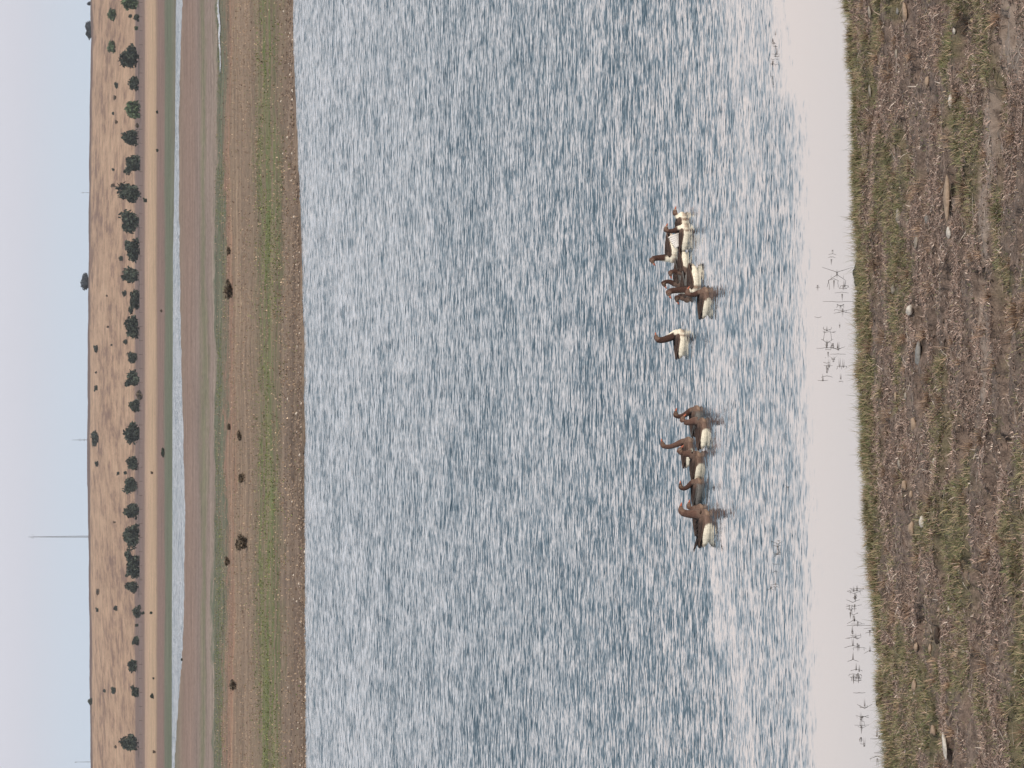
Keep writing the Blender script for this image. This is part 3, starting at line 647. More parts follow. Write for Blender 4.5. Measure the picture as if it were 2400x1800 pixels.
WPL = [
 (1948, 592, 2, .10, .03, .07, 'pair of bare curved stalks, first above the main row of shallows plants'),
 (1957, 643, 3, .10, .12, .26, 'tallest thin stalk standing well out from the shore with a bent tip'),
 (1918, 670, 1, .03, .03, .06, 'tiny twig poking from the calm water nearest the ripples'),
 (1978, 686, 3, .12, .06, .14, 'short pair of dark stalks halfway between tall stalk and shore'),
 (1972, 720, 4, .10, .14, .30, 'long bent stalk reaching from calm water back to the shore'),
 (1915, 752, 1, .06, .04, .07, 'small flat fan of stalk beside nothing else, out on calm water'),
 (1974, 760, 1, .04, .02, .05, 'little dark stub alone in calm water'),
 (1942, 802, 5, .22, .10, .22, 'dense twiggy plant with crossed stalks, biggest in the middle row'),
 (1958, 824, 4, .16, .06, .16, 'dark knotted stalks just below the dense twiggy plant'),
 (1937, 848, 4, .07, .03, .08, 'small leafy clump low on the water below the knotted stalks'),
 (1975, 868, 2, .08, .05, .12, 'chevron shaped folded stalk near the shore grass'),
 (1934, 890, 2, .12, .05, .10, 'cross shaped plant with long straight reflection line'),
 (1973, 892, 1, .04, .02, .05, 'little dark leaf floating alone below the chevron stalk'),
 (1822, 76, 1, .05, .02, .05, 'single speck of weed, topmost of the weeds out in the ripples'),
 (1816, 118, 8, .26, .04, .10, 'dark drifting clump of weed in the ripples near the top of the photo'),
 (1818, 152, 2, .10, .03, .06, 'thin wisp of weed just under the dark drifting clump'),
 (1812, 190, 2, .12, .02, .05, 'two small dark scraps of weed, lowest of the upper drift'),
 (1843, 1135, 2, .10, .04, .09, 'faint small weed in the ripples, halfway down the photo'),
 (1822, 1278, 5, .20, .07, .14, 'spreading spidery weed in the ripples below the last goose'),
 (1820, 1325, 3, .30, .05, .12, 'long weed stalk with side leaves below the spidery weed'),
 (1813, 1372, 3, .12, .05, .10, 'small tilted weed leaf, lowest of the drift in the ripples'),
 (2002, 1372, 4, .18, .08, .16, 'stalks with two raised leaves at the start of the lower row'),
 (2000, 1415, 5, .22, .08, .18, 'leaning stalks in line along the lower calm water'),
 (2003, 1470, 6, .22, .08, .18, 'thickest tangle of stalks in the lower shallows'),
 (2006, 1520, 5, .20, .07, .16, 'arched stalks below the thickest lower tangle'),
 (2040, 1500, 5, .26, .06, .14, 'dark low stalks close against the lower shore grass'),
 (2008, 1572, 5, .20, .06, .14, 'pair of flat spread stalks with mirrored arms'),
 (2016, 1604, 3, .16, .05, .14, 'folded light stalk above the dark round stone'),
 (2020, 1680, 5, .18, .06, .15, 'curved stalks just below the dark round stone'),
 (2024, 1715, 4, .18, .05, .12, 'flat bowed stalks near the bottom edge of the calm water'),
 (2022, 1750, 2, .30, .02, .06, 'thin dark stick lying along the water near the bottom edge'),
 (2062, 1752, 6, .26, .05, .13, 'matted stalks on the shore in the bottom corner of the calm water'),
]
for i, (px, py, ns, rd, h0, h1, lab) in enumerate(WPL): water_plant(px, py, ns, rd, h0, h1, lab, 100 + i)
# reeds along the upper shore
for i, (px, py, lab) in enumerate([(1992, 14, 'leaning reed leaves at the top edge of the photo over calm water'), (1996, 60, 'short brown reed leaves second from the top edge'), (1999, 100, 'forked dark reed with two blades on the upper shore'),
                                   (2002, 128, 'small black reed tuft on the upper shore grass'), (2004, 185, 'thin sheaf of reed blades on the upper shore'), (2010, 262, 'lone long reed blade leaning out over the water'),
                                   (2008, 318, 'fine dry reed beside the lone long blade'), (2006, 356, 'reed with a dark pointed tip standing tall'), (2008, 420, 'low twiggy reed where the bank bulges'), (2012, 528, 'dark reed stubs just above the weed bar')]):
    R = random.Random(i); x, y = px2g(px, py, .02); x = float(x); y = float(y); root = empty('reed_tuft', (x, y, .02)); tag(root, lab, 'reed', 'reeds along the upper shore')
    for _ in range(R.choice((4, 5, 6))):
        an = R.uniform(1.0, 2.4); mesh_np('leaf', *leaf_blade((R.uniform(-.12, .12), R.uniform(-.1, .1), -.02), (R.uniform(-.5, .5), math.sin(an) * .5, R.uniform(.6, 1.6)), R.uniform(.12, .28), .014, R.uniform(.2, .7)), mat=reed_m, parent=root)
# the dark bar of rotting weed at the waterline
def blob_bar(name, px, py0, py1, th, label, cat, mat=None):
    mat = mat or weed_m
    x0, y0 = px2g(px, py0, 0); x1, y1 = px2g(px, py1, 0); n = 26; parts = []; R = random.Random(int(py0))
    for i in range(n):
        t = i / (n - 1); cx = x0 + (x1 - x0) * t + R.uniform(-.02, .02); cy = y0 + (y1 - y0) * t + R.uniform(-.06, .06); r = th * (math.sin(math.pi * min(max(t, .06), .94)) ** .5) * R.uniform(.7, 1.2)
        V = []; Fc = []; K = 7
        for j in range(4):
            ph = j / 3 * math.pi / 2
            for q in range(K):
                a = 2 * math.pi * q / K; V.append((cx + r * 1.3 * math.cos(ph) * math.cos(a) * R.uniform(.8, 1.2), cy + r * 2.2 * math.cos(ph) * math.sin(a), -.02 + r * .9 * math.sin(ph)))
        for j in range(3):
            for q in range(K): Fc.append((j * K + q, j * K + (q + 1) % K, (j + 1) * K + (q + 1) % K, (j + 1) * K + q))
        parts.append((V, Fc))
    V, Fc = join(parts); o = mesh_np(name, V, Fc, mat=mat, smooth=False); tag(o, label, cat); return o
weed_m = flatmat('rotting_weed', lin((.20, .20, .16)), .7, .3, .4, 25)
blob_bar('weed_bar', 2009, 610, 678, .075, 'dark bar of rotting weed lying along the waterline', 'weed')
blob_bar('weed_bar', 2013, 700, 722, .06, 'short dark heap of weed just below the long weed bar', 'weed')
blob_bar('weed_bar', 2009, 730, 800, .025, 'thin broken trail of weed speckling the water edge', 'weed')

# ------------------------------------------------------------------ trees and bushes
leaf_m = tintmat('tree_foliage', .8, .1, .35, .9)
trunk_m = flatmat('bark', lin((.34, .28, .24)), .9, .1, .3, 3)
def foliage_mesh(seed, n, green, leaf=.16, dense=1.0):
    """leaf clumps through an uneven crown of unit size: about 2 wide, 1.7 high, standing on z = 0"""
    R = np.random.default_rng(seed)
    k = R.integers(7, 11); cs = []
    for i in range(k):
        a = R.uniform(0, 6.28); rr = R.uniform(.15, .62); cs.append((rr * math.cos(a), rr * math.sin(a), R.uniform(.30, 1.1), R.uniform(.28, .46)))
    cs.append((0, 0, .65, .58)); cs = np.array(cs)
    w = cs[:, 3] ** 2; pick = R.choice(len(cs), n, p=w / w.sum())
    d = R.normal(size=(n, 3)); d /= np.linalg.norm(d, axis=1)[:, None]; rad = R.random(n) ** .42
    P = cs[pick, :3] + d * (cs[pick, 3] * rad)[:, None] * np.array([1, 1, .85]) * R.uniform(.85, 1.15, (n, 1)); P[:, 2] = np.maximum(P[:, 2], .05)
    nrm = R.normal(size=(n, 3)); nrm /= np.linalg.norm(nrm, axis=1)[:, None]
    t = np.cross(nrm, R.normal(size=(n, 3))); t /= np.linalg.norm(t, axis=1)[:, None]; b = np.cross(nrm, t)
    s = (leaf * R.uniform(.5, 1.2, n))[:, None]
    V = np.stack([P + t * s, P + b * s * .6, P - t * s, P - b * s * .6], 1).reshape(-1, 3)
    Fc = np.arange(n * 4).reshape(n, 4)
    clump = R.uniform(.75, 1.3, len(cs))[pick]
    c = np.array(green)[None] * (clump * np.exp(R.normal(0, .25, n)))[:, None]
    return V, Fc, np.repeat(c, 4, axis=0)
def me_of(V, Fc, c, mat, name):
    o = mesh_np(name, V, Fc, mat=mat, col=c); me = o.data; bpy.data.objects.remove(o); return me
dk = lin((.28, .31, .27)); gn = lin((.35, .41, .31)); br = lin((.46, .41, .35))
CR = {'dark': [me_of(*foliage_mesh(s, 900, dk), leaf_m, 'crown') for s in range(5)],
      'green': [me_of(*foliage_mesh(20 + s, 800, gn), leaf_m, 'crown') for s in range(2)],
      'brown': [me_of(*foliage_mesh(30 + s, 900, br), leaf_m, 'crown') for s in range(2)]}
def trunk_me():
    parts = [tube_path([(0, 0, -.1), (.02, 0, .3), (-.01, .02, .7), (.02, 0, 1.05)], .085, .03, 6)]
    for a in range(5):
        an = a * 1.26; parts.append(tube_path([(0, 0, .3 + .08 * a), (.25 * math.cos(an), .25 * math.sin(an), .55 + .08 * a), (.5 * math.cos(an), .5 * math.sin(an), .75 + .08 * a)], .04, .012, 5))
    V, Fc = join(parts); o = mesh_np('trunk', V, Fc, mat=trunk_m); me = o.data; bpy.data.objects.remove(o); return me
TR = trunk_me()
def tree(px0, px1, py0, py1, kind, label, name='tree', cat='tree', group=None, k=0, zoff=0, lift=True):
    """px0..px1: top and foot on the photo, py0..py1: its spread"""
    p = hit(px1, (py0 + py1) / 2); m_ = p.y / F_PX
    w_ = (py1 - py0) * m_; h_ = (px1 - px0) * m_
    r = empty(name, (p.x, p.y, p.z - .03 * h_), rng.uniform(0, 6.28), (w_ / 1.6, w_ / 1.6, h_ / 1.27)); tag(r, label, cat, group)
    c = bpy.data.objects.new('crown', CR[kind][k % len(CR[kind])]); COL.objects.link(c); c.parent = r
    t = bpy.data.objects.new('trunk' if name == 'tree' else 'stem', TR); COL.objects.link(t); t.parent = r
    return r
ORD = ['first', 'second', 'third', 'fourth', 'fifth', 'sixth', 'seventh', 'eighth', 'ninth', 'tenth', 'eleventh', 'twelfth', 'thirteenth', 'fourteenth', 'fifteenth', 'sixteenth', 'seventeenth', 'eighteenth', 'nineteenth', 'twentieth',
       'twenty-first', 'twenty-second', 'twenty-third', 'twenty-fourth', 'twenty-fifth', 'twenty-sixth', 'twenty-seventh', 'twenty-eighth', 'twenty-ninth', 'thirtieth']
ROW = [(287, 325, -14, 26, 'green'), (286, 326, 99, 163, 'dark'), (302, 326, 177, 213, 'dark'), (291, 329, 237, 280, 'green'), (286, 325, 307, 342, 'dark'), (291, 329, 367, 407, 'dark'), (280, 331, 428, 479, 'dark'), (282, 326, 488, 542, 'dark'),
       (293, 328, 557, 618, 'dark'), (286, 326, 625, 663, 'dark'), (302, 327, 683, 732, 'dark'), (297, 327, 741, 797, 'dark'), (298, 322, 822, 849, 'dark'), (293, 327, 864, 907, 'dark'), (302, 329, 938, 965, 'dark'), (291, 327, 987, 1039, 'dark'),
       (300, 325, 1070, 1104, 'dark'), (289, 322, 1122, 1160, 'dark'), (290, 326, 1178, 1218, 'dark'), (289, 328, 1231, 1281, 'dark'), (293, 327, 1292, 1350, 'dark'), (297, 325, 1361, 1393, 'dark'), (311, 331, 1419, 1449, 'dark'),
       (309, 327, 1489, 1513, 'dark'), (300, 322, 1547, 1578, 'dark'), (307, 326, 1607, 1632, 'dark'), (287, 325, 1721, 1760, 'dark')]
for i, (a, b_, c_, d_, kd) in enumerate(ROW):
    w_, h_ = d_ - c_, b_ - a
    size = 'large' if w_ > 48 else ('small' if w_ < 32 else 'mid-sized'); shape = 'broad' if w_ > 1.35 * h_ else 'rounded'
    tree(a, b_, c_, d_, kd, '%s %s %s tree, %s from the top in the hillfoot row' % (size, shape, 'leafy green' if kd == 'green' else 'dark', ORD[i]), group='trees in a row at the foot of the hill', k=i)
BUSH = [(253, 273, 18, 51, 'green'), (253, 271, 94, 128, 'green'), (313, 327, 33, 50, 'dark'), (302, 310, 32, 42, 'dark'), (314, 324, 60, 71, 'green'), (268, 277, 192, 208, 'dark'), (266, 273, 222, 236, 'brown'), (262, 268, 262, 270, 'dark'), (270, 277, 281, 291, 'brown'),
        (318, 326, 288, 300, 'brown'), (262, 269, 394, 401, 'dark'), (260, 269, 429, 440, 'brown'), (279, 289, 599, 612, 'dark'), (248, 253, 690, 696, 'brown'), (286, 297, 681, 696, 'dark'), (250, 256, 763, 769, 'brown'), (259, 264, 806, 811, 'dark'), (219, 230, 808, 828, 'dark'),
        (223, 228, 870, 876, 'brown'), (220, 229, 904, 917, 'dark'), (320, 334, 914, 938, 'brown'), (290, 300, 795, 808, 'dark'), (214, 231, 1006, 1045, 'dark'), (222, 231, 1080, 1095, 'dark'), (273, 280, 1106, 1114, 'dark'), (290, 298, 1104, 1113, 'dark'), (266, 273, 1221, 1227, 'brown'),
        (226, 234, 1378, 1396, 'brown'), (224, 231, 1424, 1434, 'dark'), (266, 276, 1420, 1431, 'dark'), (317, 325, 1461, 1469, 'dark'), (260, 272, 1608, 1625, 'dark'), (241, 248, 1614, 1623, 'dark'), (206, 217, 1637, 1651, 'dark'), (268, 274, 1746, 1754, 'brown'), (293, 300, 1345, 1353, 'dark')]
BUSH.sort(key=lambda q: q[2] + q[3])
for i, (a, b_, c_, d_, kd) in enumerate(BUSH):
    where = 'near the crest' if b_ < 235 else ('halfway up' if b_ < 281 else 'low on')
    od = ORD[i] + ' from the top' if i < 30 else ['sixth', 'fifth', 'fourth', 'third', 'second', 'first'][i - 30] + ' from the bottom'
    lab = '%s %s bush %s the hillside, %s among the hill bushes' % ('round' if (d_ - c_) < 1.3 * (b_ - a) else 'wide', {'dark': 'dark', 'green': 'leafy', 'brown': 'brown'}[kd], where, od)
    tree(a, b_, c_, d_, kd, lab, 'bush', 'bush', 'bushes scattered on the hillside', i)
FB = [(335, 345, 464, 474, 'dark', 'dark bush on the bright tan field, topmost one there'), (366, 371, 259, 267, 'dark', 'tiny bush on the lower rim of the tan field, uppermost of two'), (366, 372, 348, 356, 'dark', 'tiny bush on the lower rim of the tan field, below the uppermost'),
      (376, 381, 725, 732, 'brown', 'tiny brown bush on the mauve strip, first of two'), (378, 386, 1049, 1071, 'dark', 'long low dark bush on the mauve strip by the green band'), (353, 359, 1104, 1112, 'brown', 'small brown bush alone in the middle of the tan field'),
      (332, 340, 1432, 1441, 'dark', 'small dark bush just outside the tree row'), (351, 358, 1433, 1440, 'dark', 'small dark bush in the tan field, next to the one outside the tree row'), (357, 362, 1587, 1593, 'dark', 'tiny dark bush at the edge of the tan field, lower third'), (352, 361, 1626, 1637, 'dark', 'small pointed dark bush in the tan field, lower third'),
      (358, 366, 1758, 1766, 'brown', 'brownish bush at the tan field edge near the bottom of the photo'),
      (526, 545, 655, 702, 'brown', 'biggest rusty brown bush on the meadow behind the lake'), (532, 541, 575, 600, 'brown', 'low rusty bush just above the biggest meadow bush'), (556, 566, 1008, 1034, 'brown', 'faint olive bush on the meadow, nearest below the middle'), (560, 575, 1106, 1134, 'brown', 'olive brown round bush on the meadow'),
      (553, 580, 1250, 1292, 'brown', 'tall dark spiky bush on the meadow, level with the mast'), (527, 540, 1303, 1328, 'brown', 'small brown bush beside the orange strip of the meadow'), (538, 554, 1592, 1618, 'brown', 'lowest dark brown bush on the meadow'), (533, 541, 990, 1010, 'brown', 'thin brown bush on the orange strip, middle of the meadow'), (424, 429, 1543, 1549, 'dark', 'tiny bush on the near edge of the far pond')]
for i, (a, b_, c_, d_, kd, lab) in enumerate(FB): tree(a, b_, c_, d_, kd, lab, 'bush', 'bush', 'bushes dotted over the fields', i)

# far groves on the skyline
def crest(py, dy=0):
    p = hit(216, py); x_, y_ = (900 - py) / F_PX * (HILL_Y + 40 + dy), HILL_Y + 40 + dy
    return Vector((x_, y_, float(zfun(x_, y_))))
for (a, b_, c_, d_, lab) in [(191, 207, 640, 692, 'flat topped dark grove standing alone on the skyline'), (202, 214, 47, 99, 'sloping dark grove on the skyline near the top edge'), (196, 214, -20, 5, 'dark grove cut off by the top edge on the skyline'), (207, 214, 10, 22, 'tiny dark clump between two skyline groves')]:
    p = crest((c_ + d_) / 2); m_ = p.y / F_PX; w_ = (d_ - c_) * m_; h_ = (b_ - a) * m_ + 1.0
    V, Fc, cc = foliage_mesh(60 + int(c_) % 7, 1800, lin((.25, .27, .30)), .13)
    V = np.array(V); V[:, 2] = np.minimum(V[:, 2], (1.25 if a != 202 else 1.0 + .25 * V[:, 0]) + .12 * np.sin(V[:, 0] * 9) + rng.normal(0, .05, len(V))); V[:, 2] = V[:, 2] * .9
    o = mesh_np('grove', V, Fc, mat=leaf_m, col=cc); o.location = (p.x, p.y, p.z - 1.2); o.scale = (w_ / 2, w_ / 4, (h_ + 1.2) / 1.12); tag(o, lab, 'grove')

# masts
mast_m = flatmat('weathered_steel', lin((.50, .50, .52)), .6, .3, .1, 1)
def mast(px0, py, wpx, label, dy=0, arms=0, name='radio_mast', cat='mast'):
    p = crest(py, dy); top = CAM_H + (250 - px0) / F_PX * p.y; H = top - p.z; m_ = p.y / F_PX; r = wpx * m_ / 2
    root = empty(name, p); tag(root, label, cat)
    parts = []
    legs = [(math.cos(a), math.sin(a)) for a in (.5, .5 + 2.094, .5 + 4.189)]
    for lx, ly in legs: parts.append(tube_path([(lx * r, ly * r, -1), (lx * r * .55, ly * r * .55, H * .6), (lx * r * .15, ly * r * .15, H * .97)], .10 * r + .05, .06 * r + .03, 4))
    n = int(H / 1.6)
    for i in range(n):
        t0 = i / n; t1 = (i + 1) / n; f = lambda t: r * (1 - .85 * t)
        for q in range(3):
            a = legs[q]; b = legs[(q + 1) % 3]; parts.append(tube_path([(a[0] * f(t0), a[1] * f(t0), H * .97 * t0), (b[0] * f(t1), b[1] * f(t1), H * .97 * t1)], .03 * r + .03, .03 * r + .03, 3))
    V, Fc = join(parts); mesh_np('lattice', V, Fc, mat=mast_m, parent=root)
    V, Fc = tube_path([(0, 0, H * .94), (0, 0, H)], .12, .06, 5); mesh_np('antenna_rod', V, Fc, mat=mast_m, parent=root)
    if arms:
        ap = []
        for k in range(arms):
            z_ = H * (.35 + .22 * k); ap.append(tube_path([(-r * 4, 0, z_), (0, 0, z_ + .3), (r * 4, 0, z_)], .12, .12, 4))
        V, Fc = join(ap); mesh_np('crossarm', V, Fc, mat=mast_m, parent=root)
    else:
        ap = []
        for a in (0.3, 2.4, 4.5):
            z_ = H * .9; ap.append(tube_path([(0, 0, z_), (r * 2.2 * math.cos(a), r * 2.2 * math.sin(a), z_ + .2), (r * 2.2 * math.cos(a), r * 2.2 * math.sin(a), z_ + 1.4)], .06, .06, 4))
        V, Fc = join(ap); mesh_np('aerial', V, Fc, mat=mast_m, parent=root)
mast(68, 1255, 4.6, 'tall slender grey radio mast rising from the hill crest')
mast(170, 1030, 1.8, 'thin faint pylon with crossarms above the middle of the crest', 150, 2, 'power_pylon', 'pylon')
mast(177, 1779, 1.4, 'faint thin mast on the crest near the bottom edge of the photo', 150)
mast(195, 455, 1.2, 'very short faint mast on the crest in the upper part of the photo', 150)

# fence along the field track
fr_ = empty('wire_fence', (0, 0, 0)); tag(fr_, 'low wire fence along the foot of the hill beside the tree row', 'fence')
posts = []; tops = []
for i in range(60):
    p = hit(334, -60 + i * 33); m_ = p.y / F_PX; hh = 1.1
    posts.append(tube_path([(p.x, p.y, p.z - .3), (p.x, p.y, p.z + hh)], .06, .05, 5)); tops.append((p.x, p.y, p.z + hh * .9))
for q in posts: mesh_np('post', q[0], q[1], mat=trunk_m, parent=fr_)
for dz in (0, -.5): 
    V, Fc = tube_path([(a, b, c + dz) for a, b, c in tops], .02, .02, 3); mesh_np('wire', V, Fc, mat=mast_m, parent=fr_)

# ------------------------------------------------------------------ geese
plum_m = tintmat('goose_plumage', .85, .1, .16, 30, .004, 90)
bill_m = flatmat('orange_bill', lin((.74, .42, .32)), .5, .3, .1, 20)
eye_m = flatmat('goose_eye', (.01, .008, .006), .2, .5, .05, 5)
def loft(st, K=16):
    """st: list of (point, half width, half height) -> closed tube"""
    V = []; Fc = []; n = len(st)
    P = [Vector(s[0]) for s in st]
    for i in range(n):
        t = (P[min(i + 1, n - 1)] - P[max(i - 1, 0)]).normalized(); side = Vector((0, 1, 0)); side = (side - t * side.dot(t)).normalized(); up = t.cross(side) * -1
        if up.z < 0 and abs(t.z) < .9: up = -up
        for k in range(K):
            a = 2 * math.pi * k / K; V.append(P[i] + side * math.cos(a) * st[i][1] + up * math.sin(a) * st[i][2])
    for i in range(n - 1):
        for k in range(K): Fc.append((i * K + k, i * K + (k + 1) % K, (i + 1) * K + (k + 1) % K, (i + 1) * K + k))
    Fc.append(tuple(range(K))[::-1]); Fc.append(tuple(range((n - 1) * K, n * K)))
    return V, Fc
def crv(p0, p1, p2, p3, n):
    o = []
    for i in range(n):
        t = i / (n - 1); o.append(p0 * (1 - t) ** 3 + p1 * 3 * t * (1 - t) ** 2 + p2 * 3 * t * t * (1 - t) + p3 * t ** 3)
    return o
BR = {'neck': lin((.31, .23, .205)), 'dark': lin((.22, .185, .18)), 'brown': lin((.45, .37, .33)), 'tan': lin((.64, .54, .47)), 'cream': lin((.97, .93, .85)), 'white': lin((.95, .93, .91)), 'grey': lin((.48, .47, .46)), 'head': lin((.41, .315, .28))}
def remeshed(V, Fc, vox=.010, sm=4):
    me = bpy.data.meshes.new('t'); me.from_pydata([tuple(v) for v in V], [], Fc); me.update()
    o = bpy.data.objects.new('t', me); COL.objects.link(o)
    r = o.modifiers.new('r', 'REMESH'); r.mode = 'VOXEL'; r.voxel_size = vox
    s = o.modifiers.new('s', 'SMOOTH'); s.factor = .5; s.iterations = sm
    dg = bpy.context.evaluated_depsgraph_get(); ev = o.evaluated_get(dg); m2 = bpy.data.meshes.new_from_object(ev)
    bpy.data.objects.remove(o); bpy.data.meshes.remove(me); return m2
def goose(px, py, face, head_h, head_x, label, L_=1.0, look=1, scheme='std', curve=.5, headdir=None, pitch=-.1, wing='folded', yaw=0.0, neck_t=1.0, seed=0, tuck=False):
    """px: waterline, py: middle of the body on the photo; face +1 looks right in the upright scene. head_h, head_x in metres (head centre, from body middle)"""
    x, y = px2g(px, py, 0)
    root = empty('goose', (float(x), float(y), 0), (0 if face > 0 else math.pi) + yaw, L_); tag(root, label, 'goose', 'geese swimming in a line across the lake')
    body = [((-.375, 0, .115), .008, .012), ((-.345, 0, .100), .032, .036), ((-.285, 0, .080), .072, .070), ((-.20, 0, .064), .110, .098), ((-.12, 0, .060), .132, .114), ((-.05, 0, .058), .140, .124), ((.06, 0, .058), .142, .126),
            ((.15, 0, .062), .122, .112), ((.215, 0, .075), .092, .090), ((.255, 0, .09), .055, .060), ((.272, 0, .10), .02, .025)]
    b0 = Vector((.135, 0, .11)); hp = Vector((head_x, 0, head_h)); nb = hp - Vector((.035 * look, 0, .012))
    c1 = b0 + Vector((.05 + .15 * curve, 0, .07 + .05 * curve)); c2 = nb + Vector((-.05 * look - .07 * curve * look, 0, -(head_h - .1) * .45))
    cv = crv(b0, c1, c2, nb, 14); nk = []
    for i, p in enumerate(cv):
        t = i / 13; r = (.092 * (1 - t) ** 2.0 + .043 * (1 - (1 - t) ** 2.0)) * (neck_t if t > .15 else 1 + (neck_t - 1) * t / .15); nk.append((p, r, r * 1.08))
    hd = Vector((look * math.cos(pitch), 0, math.sin(pitch)))
    head = [(hp - hd * .068, .026, .028), (hp - hd * .044, .040, .045), (hp, .046, .052), (hp + hd * .038, .037, .042), (hp + hd * .064, .025, .029), (hp + hd * .078, .012, .015)]
    V, Fc = join([loft(body), loft(nk), loft(head)])
    me = remeshed(V, Fc); n = len(me.vertices); co = np.zeros(n * 3); me.vertices.foreach_get('co', co); co = co.reshape(-1, 3)
    # plumage patches
    X, Yy, Z = co.T
    cvn = np.array([[p.x, p.z] for p in cv]); dn = np.min(np.hypot(X[:, None] - cvn[None, 4:, 0], Z[:, None] - cvn[None, 4:, 1]), axis=1)
    nz = fbm((X + seed) * 18, (Z + Yy) * 18, 3, 3) - .5
    dark = scheme == 'dark'
    base = np.array(BR['grey'] if dark else BR['tan'])
    C = np.tile(np.array(BR['brown']) * 1.25 if scheme in ('soft', 'std') else base, (n, 1))
    def mixc(mask, c): 
        nonlocal C
        mask = np.clip(mask, 0, 1)[:, None]; C = C * (1 - mask) + np.array(c)[None] * mask
    fx = {'soft': .045, 'std': .07, 'pale': .13}.get(scheme, .13); mixc(smooth((fx - X + nz * .08 + (Z - .05) * (-.5 if fx < .1 else 0)) / .05), BR['cream'] if not dark else BR['grey'])                 # flanks and rump
    mixc(smooth((Z - .125 + nz * .03 - (X + .1) * .12) / .02) * smooth((.19 - X) / .06), BR['dark'])   # back
    mixc(smooth((-.30 - X) / .02) * .5, BR['brown'])
    mixc(smooth((X - .12 + nz * .05) / .06), BR['brown'] if scheme != 'pale' else BR['cream'])       # breast
    mixc(smooth((X - .16) / .05) * smooth((.10 - Z) / .05) * .7, BR['tan'])
    mixc(smooth((.075 - dn) / .02) * smooth((Z - .20) / .04), BR['neck'] if scheme != 'soft' else BR['head'])
    dh = np.hypot(X - hp.x, Z - hp.z); mixc(smooth((.075 - dh) / .02), BR['head'] if scheme != 'dark' else BR['neck'])
    mixc(smooth((.055 - np.hypot(X - hp.x - look * .01, Z - hp.z + .012)) / .02) * .35, BR['tan'])
    a = me.color_attributes.new('tint', 'FLOAT_COLOR', 'POINT'); cc = np.ones((n, 4), dtype=np.float32); cc[:, :3] = C; a.data.foreach_set('color', cc.ravel())
    me.name = 'body'; me.materials.clear(); me.materials.append(plum_m); me.polygons.foreach_set('use_smooth', np.ones(len(me.polygons), dtype=bool))
    o = bpy.data.objects.new('body', me); COL.objects.link(o); o.parent = root
    # bill
    bl = [(hp + hd * .055, .021, .026), (hp + hd * .085 + Vector((0, 0, -.004)), .018, .019), (hp + hd * .115 + Vector((0, 0, -.010)), .013, .010), (hp + hd * .128 + Vector((0, 0, -.013)), .006, .005)]
    V, Fc = loft(bl, 8); mesh_np('bill', V, Fc, mat=bill_m, parent=root, smooth=True)
    for sgn in (-1, 1):
        e_ = hp + hd * .018 + Vector((0, sgn * .043, .014)); V, Fc = loft([(e_ + Vector((-.006, 0, 0)), .002, .002), (e_, .005, .006), (e_ + Vector((.006, 0, 0)), .002, .002)], 6); mesh_np('eye', V, Fc, mat=eye_m, parent=root)
    # folded wings with a pale edge, tips crossing over the tail
    R = np.random.default_rng(seed + 5)
    for sgn in (-1, 1):
        st = [(( .165, sgn * .085, .125), .012, .020), ((.12, sgn * .108, .135), .026, .052), ((.04, sgn * .116, .140), .030, .066), ((-.06, sgn * .112, .150), .028, .054), ((-.16, sgn * .096, .160), .024, .038), ((-.25, sgn * .066, .168), .017, .022), ((-.32, sgn * .045, .170), .011, .012), ((-.375, sgn * .025, .172), .005, .005)]
        V, Fc = loft(st, 14); V = [Vector(v) for v in V]; A = np.array([tuple(v) for v in V])
        cw = np.tile(np.array(BR['dark']), (len(A), 1)); rows_ = np.repeat(np.arange(len(st)), 14)
        low = smooth((A[:, 2] - np.array([st[r_][0][2] - st[r_][2] * .35 for r_ in rows_])) / .02)
        stripe = .5 + .5 * np.sin(A[:, 0] * 140 + A[:, 2] * 90)
        cw = cw * (1 - .35 * stripe[:, None]) + np.array(BR['brown']) * .35 * stripe[:, None]
        cw = cw * low[:, None] + np.array(BR['brown'] if scheme != 'dark' else BR['grey']) * (1 - low)[:, None]
        fore = smooth((A[:, 0] - .06) / .06)[:, None]; cw = cw * (1 - fore * .6) + np.array(BR['brown']) * fore * .6
        mesh_np('wing', V, Fc, mat=plum_m, parent=root, col=cw, smooth=True)
    # fan of tail feathers
    parts = []; 
    for k in range(-3, 4):
        parts.append(loft([((-.29, k * .012, .140), .014, .005), ((-.35, k * .020, .146), .014, .004), ((-.395 + abs(k) * .008, k * .025, .150), .006, .003)], 6))
    V, Fc = join(parts); mesh_np('tail', V, Fc, mat=plum_m, parent=root, col=np.tile(np.array(BR['dark'] if scheme != 'white' else BR['white']), (len(V), 1)))
    if wing == 'ruffled':
        parts = []
        for k in range(11):
            bx = .06 - k * .034; sy = (-1) ** k * .045 * R.uniform(.4, 1); ln_ = R.uniform(.08, .15); up_ = R.uniform(.5, 1.0) if k < 6 else R.uniform(.2, .5)
            p = Vector((bx, sy, .175)); d_ = Vector((-1, sy * 2, up_)).normalized()
            parts.append(loft([(p, .018, .008), (p + d_ * ln_ * .6, .016, .006), (p + d_ * ln_, .004, .002)], 6))
        for sy in (.05, -.03):
            p = Vector((-.22, sy, .19)); d_ = Vector((-1, sy, .30)).normalized(); parts.append(loft([(p, .03, .014), (p + d_ * .12, .028, .012), (p + d_ * .24, .005, .003)], 6))
        V, Fc = join(parts); mesh_np('ruffled_feathers', V, Fc, mat=plum_m, parent=root, col=np.tile(np.array(BR['dark']), (len(V), 1)))
